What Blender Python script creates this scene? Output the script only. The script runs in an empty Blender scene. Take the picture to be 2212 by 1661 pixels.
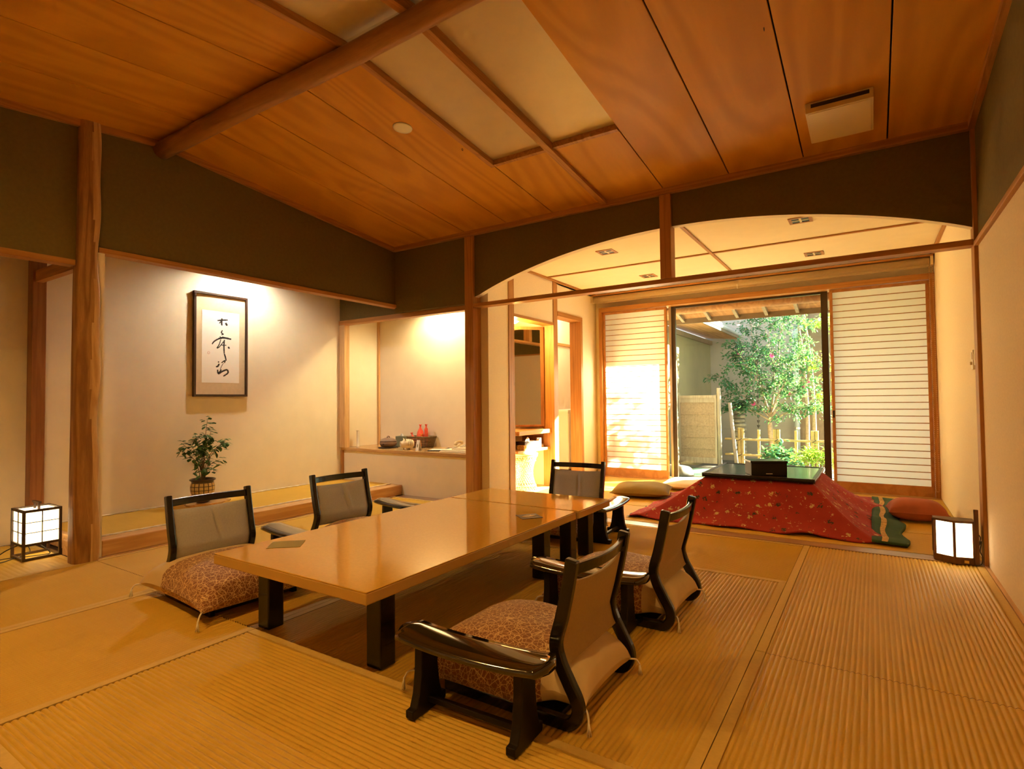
import bpy, bmesh, math, random
from mathutils import Vector, Matrix, noise as mnoise
random.seed(11)
SC = bpy.context.scene
COL = SC.collection
PI = math.pi

# ---------------------------------------------------------------- camera, world, sun, exposure
cam_d = bpy.data.cameras.new('camera')
cam_d.sensor_width = 36.0
cam_d.lens = 1197.697 / 2212.0 * 36.0
cam_d.clip_start = 0.05
cam = bpy.data.objects.new('camera', cam_d)
COL.objects.link(cam)
RC = ((0.8387, -0.0239, -0.5440), (0.5444, 0.0186, 0.8386), (-0.0099, -0.9995, 0.0286))
m = Matrix(((RC[0][0], -RC[0][1], -RC[0][2], 0.0),
            (RC[1][0], -RC[1][1], -RC[1][2], 0.0),
            (RC[2][0], -RC[2][1], -RC[2][2], 1.03),
            (0, 0, 0, 1)))
cam.matrix_world = m
SC.camera = cam

world = bpy.data.worlds.new('sky')
SC.world = world
world.use_nodes = True
wb = world.node_tree.nodes['Background']
wb.inputs[0].default_value = (0.80, 0.90, 1.0, 1)
wb.inputs[1].default_value = 1.3

SUN_EL = math.radians(21.0)
sd = bpy.data.lights.new('sun', 'SUN')
sd.energy = 78.0
sd.angle = math.radians(0.6)
sd.color = (1.0, 0.88, 0.58)
sun = bpy.data.objects.new('sun', sd)
COL.objects.link(sun)
sun_dir = Vector((-0.737 * math.cos(SUN_EL), -0.676 * math.cos(SUN_EL), -math.sin(SUN_EL)))
sun.rotation_euler = sun_dir.to_track_quat('-Z', 'Y').to_euler()
sun.location = (6, 14, 8)

SC.view_settings.view_transform = 'Standard'
SC.view_settings.look = 'None'
SC.view_settings.exposure = 1.0
SC.view_settings.gamma = 1.0
SC.view_settings.use_curve_mapping = False
SC.cycles.use_denoising = True
SC.cycles.caustics_reflective = False
SC.cycles.caustics_refractive = False
SC.cycles.sample_clamp_indirect = 8.0
SC.cycles.max_bounces = 8
SC.cycles.use_adaptive_sampling = True
SC.cycles.adaptive_threshold = 0.12
SC.cycles.adaptive_min_samples = 20
SC.cycles.diffuse_bounces = 5

WARM = (1.0, 0.60, 0.16)      # colour of the vanity lamp and the added fill lamps

# ---------------------------------------------------------------- mesh helpers
class MB:
    def __init__(s):
        s.v = []; s.f = []; s.mi = []
    def add(s, vs, fs, mi=0):
        o = len(s.v)
        s.v.extend([tuple(p) for p in vs])
        for f in fs:
            s.f.append(tuple(i + o for i in f)); s.mi.append(mi)
        return s
    def box(s, x0, x1, y0, y1, z0, z1, mi=0):
        vs = [(x0, y0, z0), (x1, y0, z0), (x1, y1, z0), (x0, y1, z0), (x0, y0, z1), (x1, y0, z1), (x1, y1, z1), (x0, y1, z1)]
        return s.add(vs, [(0, 3, 2, 1), (4, 5, 6, 7), (0, 1, 5, 4), (1, 2, 6, 5), (2, 3, 7, 6), (3, 0, 4, 7)], mi)
    def hexa(s, vs, mi=0):
        return s.add(vs, [(0, 3, 2, 1), (4, 5, 6, 7), (0, 1, 5, 4), (1, 2, 6, 5), (2, 3, 7, 6), (3, 0, 4, 7)], mi)
    def prism(s, poly, axis, a0, a1, mi=0):
        n = len(poly)
        def pt(u, v, a):
            return (a, u, v) if axis == 'x' else ((u, a, v) if axis == 'y' else (u, v, a))
        vs = [pt(u, v, a0) for u, v in poly] + [pt(u, v, a1) for u, v in poly]
        fs = [tuple(range(n))[::-1], tuple(range(n, 2 * n))]
        for i in range(n):
            j = (i + 1) % n
            fs.append((i, j, n + j, n + i))
        return s.add(vs, fs, mi)
    def tube(s, pts, r, n=8, mi=0, closed=False):
        pts = [Vector(p) for p in pts]
        k = len(pts)
        rs = r if isinstance(r, (list, tuple)) else [r] * k
        rings = []
        ref = None
        for i, p in enumerate(pts):
            if closed:
                d = pts[(i + 1) % k] - pts[i - 1]
            else:
                d = pts[min(i + 1, k - 1)] - pts[max(i - 1, 0)]
            if d.length < 1e-9:
                d = Vector((0, 0, 1))
            d.normalize()
            if ref is None:
                ref = d.orthogonal().normalized()
            else:
                ref = ref - d * ref.dot(d)
                if ref.length < 1e-6:
                    ref = d.orthogonal()
                ref.normalize()
            b = d.cross(ref)
            rings.append([p + (ref * math.cos(2 * PI * a / n) + b * math.sin(2 * PI * a / n)) * rs[i] for a in range(n)])
        vs = [q for ring in rings for q in ring]
        fs = []
        last = k if closed else k - 1
        for i in range(last):
            i2 = (i + 1) % k
            for a in range(n):
                a2 = (a + 1) % n
                fs.append((i * n + a, i * n + a2, i2 * n + a2, i2 * n + a))
        if not closed:
            fs.append(tuple(range(n))[::-1]); fs.append(tuple((k - 1) * n + a for a in range(n)))
        return s.add(vs, fs, mi)
    def lathe(s, prof, n=20, c=(0, 0, 0), mi=0):
        vs = []; fs = []
        for r, z in prof:
            for a in range(n):
                t = 2 * PI * a / n
                vs.append((c[0] + r * math.cos(t), c[1] + r * math.sin(t), c[2] + z))
        for i in range(len(prof) - 1):
            for a in range(n):
                a2 = (a + 1) % n
                fs.append((i * n + a, i * n + a2, (i + 1) * n + a2, (i + 1) * n + a))
        fs.append(tuple(range(n))[::-1]); fs.append(tuple((len(prof) - 1) * n + a for a in range(n)))
        return s.add(vs, fs, mi)
    def grid(s, fn, nu, nv, mi=0, closeu=False):
        vs = []; fs = []
        for j in range(nv + 1):
            for i in range(nu + (0 if closeu else 1)):
                vs.append(fn(i / nu, j / nv))
        w = nu if closeu else nu + 1
        for j in range(nv):
            for i in range(nu):
                i2 = (i + 1) % w if closeu else i + 1
                fs.append((j * w + i, j * w + i2, (j + 1) * w + i2, (j + 1) * w + i))
        return s.add(vs, fs, mi)
    def xform(s, M):
        s.v = [tuple(M @ Vector(p)) for p in s.v]
        return s
    def mesh(s, name, mats, smooth=False):
        me = bpy.data.meshes.new(name)
        me.from_pydata(s.v, [], s.f)
        for mt in (mats if isinstance(mats, (list, tuple)) else [mats]):
            me.materials.append(mt)
        me.polygons.foreach_set('material_index', s.mi)
        if smooth:
            me.polygons.foreach_set('use_smooth', [True] * len(me.polygons))
        bm = bmesh.new(); bm.from_mesh(me)
        bmesh.ops.recalc_face_normals(bm, faces=bm.faces)
        bm.to_mesh(me); bm.free()
        me.update()
        return me
    def build(s, name, mats, parent=None, smooth=False, bevel=0.0, seg=2):
        o = bpy.data.objects.new(name, s.mesh(name, mats, smooth))
        COL.objects.link(o)
        if parent is not None:
            o.parent = parent
        if bevel:
            b = o.modifiers.new('bevel', 'BEVEL')
            b.width = bevel; b.segments = seg; b.limit_method = 'ANGLE'; b.angle_limit = math.radians(35)
        return o

def tag(o, label, cat, group=None, kind=None):
    if label: o['label'] = label
    if cat: o['category'] = cat
    if group: o['group'] = group
    if kind: o['kind'] = kind
    return o
def thing(name, label, cat, loc=(0, 0, 0), rz=0.0, group=None):
    o = bpy.data.objects.new(name, None)
    o.empty_display_size = 0.05
    COL.objects.link(o)
    o.location = loc; o.rotation_euler = (0, 0, rz)
    return tag(o, label, cat, group)
def struct(name, mb, mt, label, cat, smooth=False, bevel=0.0):
    return tag(mb.build(name, mt, None, smooth, bevel), label, cat, None, 'structure')
def copy_tree(o, parent=None):
    c = o.copy(); COL.objects.link(c)
    if parent is not None:
        c.parent = parent
    for ch in list(o.children):
        copy_tree(ch, c)
    return c
def inst(name, me, parent, loc=(0, 0, 0), rot=(0, 0, 0), sca=(1, 1, 1)):
    o = bpy.data.objects.new(name, me); COL.objects.link(o)
    o.parent = parent; o.location = loc; o.rotation_euler = rot; o.scale = sca
    return o
def box(*a, **k):
    return MB().box(*a, **k)

# ---------------------------------------------------------------- materials
def new_mat(name):
    mt = bpy.data.materials.new(name); mt.use_nodes = True
    nt = mt.node_tree
    return mt, nt, nt.nodes['Principled BSDF']
def nodes(nt, kind, **kw):
    n = nt.nodes.new(kind)
    for k, v in kw.items():
        setattr(n, k, v)
    return n
def coords(nt, scale=(1, 1, 1), rot=(0, 0, 0)):
    tc = nodes(nt, 'ShaderNodeTexCoord'); mp = nodes(nt, 'ShaderNodeMapping')
    mp.inputs['Scale'].default_value = scale; mp.inputs['Rotation'].default_value = rot
    nt.links.new(tc.outputs['Object'], mp.inputs['Vector'])
    return mp.outputs['Vector']
def noise_tex(nt, vec, scale, detail=4.0, rough=0.55, dist=0.0):
    n = nodes(nt, 'ShaderNodeTexNoise')
    n.inputs['Scale'].default_value = scale; n.inputs['Detail'].default_value = detail
    n.inputs['Roughness'].default_value = rough; n.inputs['Distortion'].default_value = dist
    nt.links.new(vec, n.inputs['Vector'])
    return n.outputs['Fac']
def ramp(nt, fac, stops):
    r = nodes(nt, 'ShaderNodeValToRGB')
    e = r.color_ramp.elements
    while len(e) < len(stops):
        e.new(0.5)
    for i, (p, c) in enumerate(stops):
        e[i].position = p; e[i].color = (c[0], c[1], c[2], 1)
    nt.links.new(fac, r.inputs['Fac'])
    return r.outputs['Color']
def math_n(nt, op, a, b=None):
    n = nodes(nt, 'ShaderNodeMath', operation=op)
    for i, x in enumerate((a, b)):
        if x is None: continue
        if isinstance(x, (int, float)): n.inputs[i].default_value = x
        else: nt.links.new(x, n.inputs[i])
    return n.outputs[0]
def mixc(nt, fac, a, b):
    n = nodes(nt, 'ShaderNodeMix', data_type='RGBA')
    for key, x in ((0, fac), (6, a), (7, b)):
        if isinstance(x, (int, float)): n.inputs[key].default_value = x
        elif isinstance(x, tuple): n.inputs[key].default_value = (x[0], x[1], x[2], 1)
        else: nt.links.new(x, n.inputs[key])
    return n.outputs[2]
def bump(nt, bs, h, strength, dist=0.002):
    b = nodes(nt, 'ShaderNodeBump'); b.inputs['Strength'].default_value = strength; b.inputs['Distance'].default_value = dist
    nt.links.new(h, b.inputs['Height']); nt.links.new(b.outputs['Normal'], bs.inputs['Normal'])
def sc(c, k):
    return tuple(min(1.0, x * k) for x in c)

def plain(name, c, rough=0.5, metal=0.0, var=0.0, vscale=8.0, bmp=0.0, bscale=200.0, coat=0.0, spec=0.5, stretch=(1, 1, 1)):
    mt, nt, bs = new_mat(name)
    bs.inputs['Roughness'].default_value = rough; bs.inputs['Metallic'].default_value = metal
    bs.inputs['Coat Weight'].default_value = coat; bs.inputs['Coat Roughness'].default_value = 0.06
    bs.inputs['Specular IOR Level'].default_value = spec
    v = coords(nt, stretch)
    f = noise_tex(nt, v, vscale, 5.0)
    nt.links.new(ramp(nt, f, [(0.3, sc(c, 1 - var)), (0.7, sc(c, 1 + var))]), bs.inputs['Base Color'])
    if bmp:
        bump(nt, bs, noise_tex(nt, v, bscale, 3.0), bmp)
    return mt
def wood(name, c1, c2, stretch, rough=0.45, bands=14.0, coat=0.0, fine=0.25, amt=0.8):
    mt, nt, bs = new_mat(name)
    bs.inputs['Specular IOR Level'].default_value = 0.3
    bs.inputs['Roughness'].default_value = rough
    bs.inputs['Coat Weight'].default_value = coat; bs.inputs['Coat Roughness'].default_value = 0.1
    v = coords(nt, stretch)
    f = noise_tex(nt, v, 1.0, 2.5, 0.45, 0.3)
    s = math_n(nt, 'SINE', math_n(nt, 'MULTIPLY', f, bands * 2 * PI))
    s = math_n(nt, 'ADD', math_n(nt, 'MULTIPLY', s, 0.5 * amt), 0.5)
    col = ramp(nt, s, [(0.0, c1), (0.75, c2), (1.0, c2)])
    v2 = coords(nt, tuple(x * 14 for x in stretch))
    g = noise_tex(nt, v2, 1.6, 4.0, 0.6)
    col = mixc(nt, math_n(nt, 'MULTIPLY', math_n(nt, 'SUBTRACT', g, 0.35), fine * 3.0), col, sc(c1, 0.62))
    nt.links.new(col, bs.inputs['Base Color'])
    bump(nt, bs, g, 0.08, 0.001)
    return mt
def emis(name, c, strength):
    mt, nt, bs = new_mat(name)
    bs.inputs['Base Color'].default_value = (0.8, 0.75, 0.65, 1)
    bs.inputs['Emission Color'].default_value = (c[0], c[1], c[2], 1)
    bs.inputs['Emission Strength'].default_value = strength
    return mt

M = {}
M['plaster'] = plain('cream_plaster', (0.82, 0.72, 0.56), 0.95, var=0.03, vscale=5, bmp=0.12, bscale=350)
M['wallpaper'] = plain('cream_wallpaper', (0.82, 0.70, 0.53), 0.9, var=0.03, vscale=30, bmp=0.1, bscale=160, stretch=(1, 1, 3))
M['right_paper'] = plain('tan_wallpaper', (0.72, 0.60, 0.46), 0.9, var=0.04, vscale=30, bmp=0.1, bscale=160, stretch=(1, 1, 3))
M['olive'] = plain('olive_plaster', (0.150, 0.105, 0.028), 0.95, var=0.08, vscale=40, bmp=0.2, bscale=300)
M['veranda_ceiling'] = plain('cream_ceiling_cloth', (0.86, 0.74, 0.52), 0.9, var=0.02)
M['backing'] = plain('dark_backing', (0.05, 0.022, 0.008), 0.9)
M['ceiling_wood'] = wood('cedar_ceiling_board', (0.54, 0.235, 0.014), (0.64, 0.30, 0.024), (1.3, 0.16, 1.3), 0.5, 16, fine=0.10, amt=0.8)
M['trim_x'] = wood('cypress_trim_x', (0.38, 0.165, 0.04), (0.50, 0.235, 0.065), (0.5, 14, 14), 0.45, 6)
M['trim_y'] = wood('cypress_trim_y', (0.38, 0.165, 0.04), (0.50, 0.235, 0.065), (14, 0.5, 14), 0.45, 6)
M['trim_z'] = wood('cypress_trim_z', (0.38, 0.165, 0.04), (0.50, 0.235, 0.065), (14, 14, 0.5), 0.45, 6)
M['light_z'] = wood('pale_cypress_post', (0.58, 0.34, 0.14), (0.70, 0.44, 0.20), (10, 10, 0.6), 0.5, 6)
M['light_y'] = wood('pale_cypress_board', (0.56, 0.30, 0.12), (0.70, 0.42, 0.19), (10, 0.5, 10), 0.4, 7, coat=0.2)
M['shelf_x'] = wood('honey_shelf_board', (0.50, 0.29, 0.11), (0.60, 0.37, 0.16), (0.5, 8, 8), 0.22, 6, coat=0.4)
M['log'] = wood('polished_log', (0.30, 0.13, 0.04), (0.40, 0.19, 0.065), (0.6, 9, 9), 0.35, 5)
M['pillar'] = wood('natural_pillar', (0.23, 0.10, 0.03), (0.40, 0.20, 0.065), (9, 9, 0.8), 0.5, 6, fine=0.35)
M['pillar_pale'] = wood('pale_pillar_wood', (0.46, 0.25, 0.09), (0.62, 0.38, 0.16), (12, 12, 0.9), 0.5, 7, fine=0.3)
M['brown_z'] = wood('red_brown_wood', (0.26, 0.10, 0.035), (0.34, 0.14, 0.05), (12, 12, 0.6), 0.4, 6)
M['shoji_wood'] = wood('shoji_cedar', (0.42, 0.19, 0.065), (0.52, 0.25, 0.09), (6, 6, 6), 0.5, 4)
M['black'] = plain('black_lacquer', (0.008, 0.006, 0.005), 0.22, coat=0.25, spec=0.35)
M['black_satin'] = plain('black_satin_lacquer', (0.010, 0.007, 0.005), 0.38, spec=0.25)
M['kyosoku'] = plain('dark_lacquer_armrest', (0.018, 0.011, 0.004), 0.06, coat=0.8, spec=0.6)
M['dark_frame'] = plain('dark_stained_wood', (0.055, 0.026, 0.012), 0.4)
M['lamp_wood'] = wood('lamp_dark_wood', (0.10, 0.042, 0.016), (0.15, 0.065, 0.025), (12, 12, 1), 0.4, 5)
M['tabletop'] = plain('gold_beige_lacquer', (0.66, 0.42, 0.085), 0.07, var=0.05, vscale=90, coat=0.45, spec=0.5)
M['tabletop'].node_tree.nodes['Principled BSDF'].inputs['Specular Tint'].default_value = (1.0, 0.74, 0.34, 1)
M['tabletop'].node_tree.nodes['Principled BSDF'].inputs['Coat Tint'].default_value = (1.0, 0.80, 0.42, 1)
M['tableedge'] = plain('tan_table_edge', (0.52, 0.31, 0.09), 0.25, coat=0.5)
M['acrylic'] = plain('milky_acrylic', (0.62, 0.50, 0.34), 0.35, var=0.03)
M['beige_plastic'] = plain('beige_plastic', (0.70, 0.56, 0.34), 0.45)
M['white_plastic'] = plain('white_plastic', (0.80, 0.74, 0.64), 0.4)
M['metal_dark'] = plain('bronze_aluminium', (0.075, 0.055, 0.04), 0.35, metal=0.7)
M['metal_light'] = plain('brushed_aluminium', (0.75, 0.72, 0.66), 0.3, metal=0.9)
M['cord'] = plain('black_cord', (0.02, 0.014, 0.01), 0.5)
M['heri'] = plain('tan_mat_edging', (0.62, 0.415, 0.11), 0.85, var=0.05, vscale=60)
M['fabric_front'] = plain('grey_mauve_fabric', (0.40, 0.385, 0.41), 0.85, var=0.06, vscale=120, bmp=0.2, bscale=500)
M['fabric_back'] = plain('khaki_fabric', (0.42, 0.30, 0.15), 0.85, var=0.05, vscale=120, bmp=0.2, bscale=500)
M['beige_cloth'] = plain('beige_cloth', (0.66, 0.50, 0.30), 0.9, var=0.05, vscale=10)
M['olive_cloth'] = plain('olive_cloth', (0.27, 0.19, 0.05), 0.9, var=0.06, vscale=8)
M['cream_cloth'] = plain('cream_cloth', (0.82, 0.74, 0.60), 0.9, var=0.04, vscale=8)
M['rust_cloth'] = plain('rust_red_cloth', (0.40, 0.105, 0.05), 0.85, var=0.12, vscale=9)
M['green_cloth'] = plain('dark_green_cloth', (0.035, 0.095, 0.055), 0.9, var=0.12, vscale=12)
M['gold_cloth'] = plain('gold_braid', (0.55, 0.34, 0.10), 0.8, var=0.45, vscale=60)
M['tassel'] = plain('white_tassel', (0.82, 0.74, 0.58), 0.9)
M['paper'] = plain('white_paper', (0.86, 0.82, 0.76), 0.9)
M['matboard'] = plain('tan_mat_board', (0.66, 0.52, 0.34), 0.9, var=0.04, vscale=40)
M['ink'] = plain('ink', (0.03, 0.025, 0.022), 0.8)
M['seal'] = plain('red_seal_ink', (0.72, 0.30, 0.24), 0.8)
M['leaf'] = plain('plant_leaf', (0.075, 0.17, 0.045), 0.45, var=0.4, vscale=30)
M['stem'] = plain('plant_stem', (0.17, 0.10, 0.05), 0.7)
M['soil'] = plain('soil', (0.04, 0.025, 0.015), 1.0)
M['pot_dark'] = plain('dark_glaze', (0.04, 0.022, 0.018), 0.3)
M['pot_gold'] = plain('amber_tile_glaze', (0.58, 0.40, 0.15), 0.4, var=0.1, vscale=40)
M['clay'] = plain('grey_brown_clay', (0.20, 0.13, 0.10), 0.45, var=0.12, vscale=20)
M['pig'] = plain('cream_ceramic', (0.70, 0.60, 0.42), 0.35)
M['tissue_green'] = plain('grey_green_card', (0.20, 0.22, 0.15), 0.7)
M['wicker_dark'] = plain('dark_wicker', (0.17, 0.105, 0.045), 0.7, var=0.25, vscale=60)
M['red_wrap'] = plain('red_net_wrap', (0.78, 0.10, 0.05), 0.55, var=0.2, vscale=50)
M['orange_wrap'] = plain('orange_wrap', (0.85, 0.28, 0.04), 0.5)
M['glasslike'] = plain('frosted_clear_plastic', (0.75, 0.70, 0.60), 0.2)
M['rattan'] = plain('natural_rattan', (0.72, 0.50, 0.24), 0.5, var=0.12, vscale=40)
M['blind'] = plain('tan_blind_fabric', (0.46, 0.34, 0.19), 0.8, var=0.04, vscale=60)
M['bead'] = plain('bead_chain_wood', (0.48, 0.26, 0.09), 0.5)
M['sill'] = wood('worn_sill_board', (0.38, 0.24, 0.13), (0.47, 0.31, 0.18), (0.5, 14, 14), 0.3, 5, coat=0.3)
M['green_card'] = plain('olive_green_card', (0.34, 0.27, 0.09), 0.8, spec=0.2)
M['brass'] = plain('brass_plate', (0.65, 0.45, 0.16), 0.35, metal=0.8)
M['pebble_tray'] = plain('speckled_grey_tray', (0.10, 0.10, 0.08), 0.5)

def tatami_mat(name, along):
    mt, nt, bs = new_mat(name)
    bs.inputs['Roughness'].default_value = 0.55
    bs.inputs['Specular IOR Level'].default_value = 0.2
    st = (40, 1.2, 4) if along == 'y' else (1.2, 40, 4)
    a = noise_tex(nt, coords(nt, (1, 1, 1)), 2.2, 3.0)
    st2 = (5, 260, 5) if along == 'y' else (260, 5, 5)
    b = noise_tex(nt, coords(nt, st2), 1.0, 2.0)
    col = ramp(nt, a, [(0.3, (0.62, 0.385, 0.055)), (0.7, (0.69, 0.44, 0.075))])
    col = mixc(nt, math_n(nt, 'MULTIPLY', b, 0.5), col, (0.49, 0.28, 0.03))
    nt.links.new(col, bs.inputs['Base Color'])
    bump(nt, bs, b, 0.25, 0.001)
    return mt
M['tatami_y'] = tatami_mat('tatami_rush_lengthwise', 'y')
M['tatami_x'] = tatami_mat('tatami_rush_crosswise', 'x')

def crackle():
    mt, nt, bs = new_mat('crackle_brocade')
    bs.inputs['Roughness'].default_value = 0.8
    v = coords(nt)
    vo = nodes(nt, 'ShaderNodeTexVoronoi', feature='DISTANCE_TO_EDGE')
    vo.inputs['Scale'].default_value = 58.0
    nt.links.new(v, vo.inputs['Vector'])
    vo2 = nodes(nt, 'ShaderNodeTexVoronoi', feature='DISTANCE_TO_EDGE')
    vo2.inputs['Scale'].default_value = 33.0
    nt.links.new(v, vo2.inputs['Vector'])
    d = math_n(nt, 'MINIMUM', vo.outputs['Distance'], vo2.outputs['Distance'])
    col = ramp(nt, d, [(0.0, (0.76, 0.54, 0.28)), (0.022, (0.66, 0.43, 0.20)), (0.040, (0.27, 0.105, 0.045)), (0.3, (0.235, 0.085, 0.036))])
    nt.links.new(col, bs.inputs['Base Color'])
    bs.inputs['Sheen Weight'].default_value = 0.25
    return mt
M['crackle'] = crackle()

def quilt_cover():
    mt, nt, bs = new_mat('crimson_flower_print')
    bs.inputs['Roughness'].default_value = 0.85
    v = coords(nt)
    vo = nodes(nt, 'ShaderNodeTexVoronoi', feature='F1')
    vo.inputs['Scale'].default_value = 13.0; vo.inputs['Randomness'].default_value = 0.75
    nt.links.new(v, vo.inputs['Vector'])
    n = noise_tex(nt, v, 75.0, 1.0)
    d = math_n(nt, 'ADD', vo.outputs['Distance'], math_n(nt, 'MULTIPLY', math_n(nt, 'SUBTRACT', n, 0.5), 0.9))
    near = math_n(nt, 'LESS_THAN', d, 0.20)
    sep = nodes(nt, 'ShaderNodeSeparateColor'); nt.links.new(vo.outputs['Color'], sep.inputs[0])
    pick = math_n(nt, 'GREATER_THAN', sep.outputs[0], 0.45)
    mot = mixc(nt, pick, (0.05, 0.045, 0.03), (0.62, 0.45, 0.20))
    base = ramp(nt, noise_tex(nt, v, 6.0, 4.0), [(0.3, (0.34, 0.022, 0.022)), (0.7, (0.43, 0.035, 0.03))])
    vo2 = nodes(nt, 'ShaderNodeTexVoronoi', feature='F1'); vo2.inputs['Scale'].default_value = 24.0
    nt.links.new(v, vo2.inputs['Vector'])
    d2 = math_n(nt, 'ADD', vo2.outputs['Distance'], math_n(nt, 'MULTIPLY', math_n(nt, 'SUBTRACT', n, 0.5), 1.2))
    base = mixc(nt, math_n(nt, 'LESS_THAN', d2, 0.08), base, (0.60, 0.36, 0.16))
    nt.links.new(mixc(nt, near, base, mot), bs.inputs['Base Color'])
    return mt
M['quilt'] = quilt_cover()

def shoji_paper():
    mt, nt, bs = new_mat('shoji_paper')
    nt.nodes.remove(bs)
    out = [n for n in nt.nodes if n.type == 'OUTPUT_MATERIAL'][0]
    d = nodes(nt, 'ShaderNodeBsdfDiffuse'); d.inputs[0].default_value = (0.84, 0.80, 0.74, 1)
    t = nodes(nt, 'ShaderNodeBsdfTranslucent'); t.inputs[0].default_value = (0.92, 0.88, 0.82, 1)
    mx = nodes(nt, 'ShaderNodeMixShader'); mx.inputs[0].default_value = 0.58
    nt.links.new(d.outputs[0], mx.inputs[1]); nt.links.new(t.outputs[0], mx.inputs[2])
    nt.links.new(mx.outputs[0], out.inputs['Surface'])
    return mt
M['shoji_paper'] = shoji_paper()

def thin_glass():
    mt, nt, bs = new_mat('clear_pane_glass')
    nt.nodes.remove(bs)
    out = [n for n in nt.nodes if n.type == 'OUTPUT_MATERIAL'][0]
    t = nodes(nt, 'ShaderNodeBsdfTransparent'); t.inputs[0].default_value = (0.96, 0.97, 0.96, 1)
    g = nodes(nt, 'ShaderNodeBsdfGlossy'); g.inputs['Roughness'].default_value = 0.0
    fr = nodes(nt, 'ShaderNodeFresnel'); fr.inputs[0].default_value = 1.45
    mx = nodes(nt, 'ShaderNodeMixShader')
    geo = nodes(nt, 'ShaderNodeNewGeometry')      # reflect only on the outer faces of the thin pane
    fac = math_n(nt, 'MULTIPLY', fr.outputs[0], math_n(nt, 'SUBTRACT', 1.0, geo.outputs['Backfacing']))
    nt.links.new(fac, mx.inputs[0]); nt.links.new(t.outputs[0], mx.inputs[1]); nt.links.new(g.outputs[0], mx.inputs[2])
    nt.links.new(mx.outputs[0], out.inputs['Surface'])
    return mt
M['glass'] = thin_glass()
mt, nt, bs = new_mat('mirror_glass')
bs.inputs['Base Color'].default_value = (0.86, 0.86, 0.82, 1); bs.inputs['Metallic'].default_value = 1.0; bs.inputs['Roughness'].default_value = 0.02
M['mirror'] = mt
M['lantern_paper'] = emis('lit_lantern_paper', (1.0, 0.74, 0.38), 2.2)
M['lantern_panel'] = emis('lit_lantern_panel', (1.0, 0.76, 0.42), 3.6)
M['lamp_disc'] = emis('lit_lamp_lens', (1.0, 0.74, 0.42), 3.0)

def leaf_mat(name, c, rough=0.3):
    mt, nt, bs = new_mat(name)
    bs.inputs['Roughness'].default_value = rough
    f = noise_tex(nt, coords(nt), 5.0, 2.0)
    col = ramp(nt, f, [(0.3, sc(c, 0.6)), (0.7, sc(c, 1.5))])
    nt.links.new(col, bs.inputs['Base Color'])
    out = [n for n in nt.nodes if n.type == 'OUTPUT_MATERIAL'][0]
    t = nodes(nt, 'ShaderNodeBsdfTranslucent'); t.inputs[0].default_value = (min(1, c[0] * 3.0), min(1, c[1] * 2.0), c[2] * 1.0, 1)
    mx = nodes(nt, 'ShaderNodeMixShader'); mx.inputs[0].default_value = 0.28
    nt.links.new(bs.outputs[0], mx.inputs[1]); nt.links.new(t.outputs[0], mx.inputs[2])
    nt.links.new(mx.outputs[0], out.inputs['Surface'])
    return mt
M['camellia'] = leaf_mat('camellia_leaf', (0.045, 0.165, 0.085), 0.25)
M['fresh'] = leaf_mat('fresh_green_leaf', (0.20, 0.38, 0.06), 0.4)
M['bark'] = plain('grey_bark', (0.34, 0.27, 0.21), 0.9, var=0.25, vscale=30)
M['bamboo'] = plain('dry_bamboo', (0.50, 0.37, 0.14), 0.45, var=0.12, vscale=20)
M['reed'] = plain('reed_stalk', (0.38, 0.28, 0.19), 0.8, var=0.2, vscale=40)
M['weathered'] = wood('weathered_post', (0.33, 0.27, 0.21), (0.42, 0.36, 0.28), (10, 10, 1), 0.8, 5)
M['pink'] = plain('pink_petal', (0.72, 0.08, 0.30), 0.6)
M['stone'] = plain('grey_stone', (0.22, 0.22, 0.20), 0.9, var=0.3, vscale=12, bmp=0.5, bscale=30)
M['dark_rock'] = plain('dark_rock', (0.07, 0.075, 0.075), 0.7, var=0.4, vscale=14, bmp=0.6, bscale=25)
M['gravel'] = plain('garden_gravel', (0.13, 0.13, 0.11), 1.0, var=0.35, vscale=50, bmp=0.5, bscale=90)
M['teal'] = plain('teal_bath_water', (0.07, 0.17, 0.15), 0.2, var=0.2, vscale=3)
M['out_olive'] = plain('khaki_outer_plaster', (0.25, 0.22, 0.125), 0.95, var=0.06, vscale=4)
M['out_grey'] = plain('pale_grey_outer_wall', (0.36, 0.34, 0.32), 0.95, var=0.05, vscale=3)
M['out_brown'] = plain('brown_outer_boards', (0.20, 0.14, 0.09), 0.8, var=0.15, vscale=8)
M['soffit'] = wood('cedar_soffit', (0.40, 0.20, 0.09), (0.52, 0.28, 0.13), (8, 0.6, 8), 0.6, 5)
M['rafter'] = plain('grey_brown_rafter', (0.22, 0.16, 0.10), 0.7, var=0.1)
M['tile'] = plain('silver_grey_roof_tile', (0.45, 0.46, 0.47), 0.35, var=0.12, vscale=20)
M['pipe'] = plain('blue_grey_pipe', (0.42, 0.50, 0.56), 0.4)
M['chain'] = plain('bronze_rain_chain', (0.10, 0.10, 0.10), 0.45, metal=0.6)

# ---------------------------------------------------------------- the setting: floor
XW0, XW1 = -4.375, 0.565           # left and right wall faces of the main room
YA = 4.40                          # face of the wall with the arch
YN = -1.36                         # near wall, behind the camera
floor = struct('floor', box(-5.50, 0.70, -1.45, 7.20, -0.12, -0.012), M['backing'], 'straw tatami floor of the whole room and veranda', 'floor')

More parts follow.
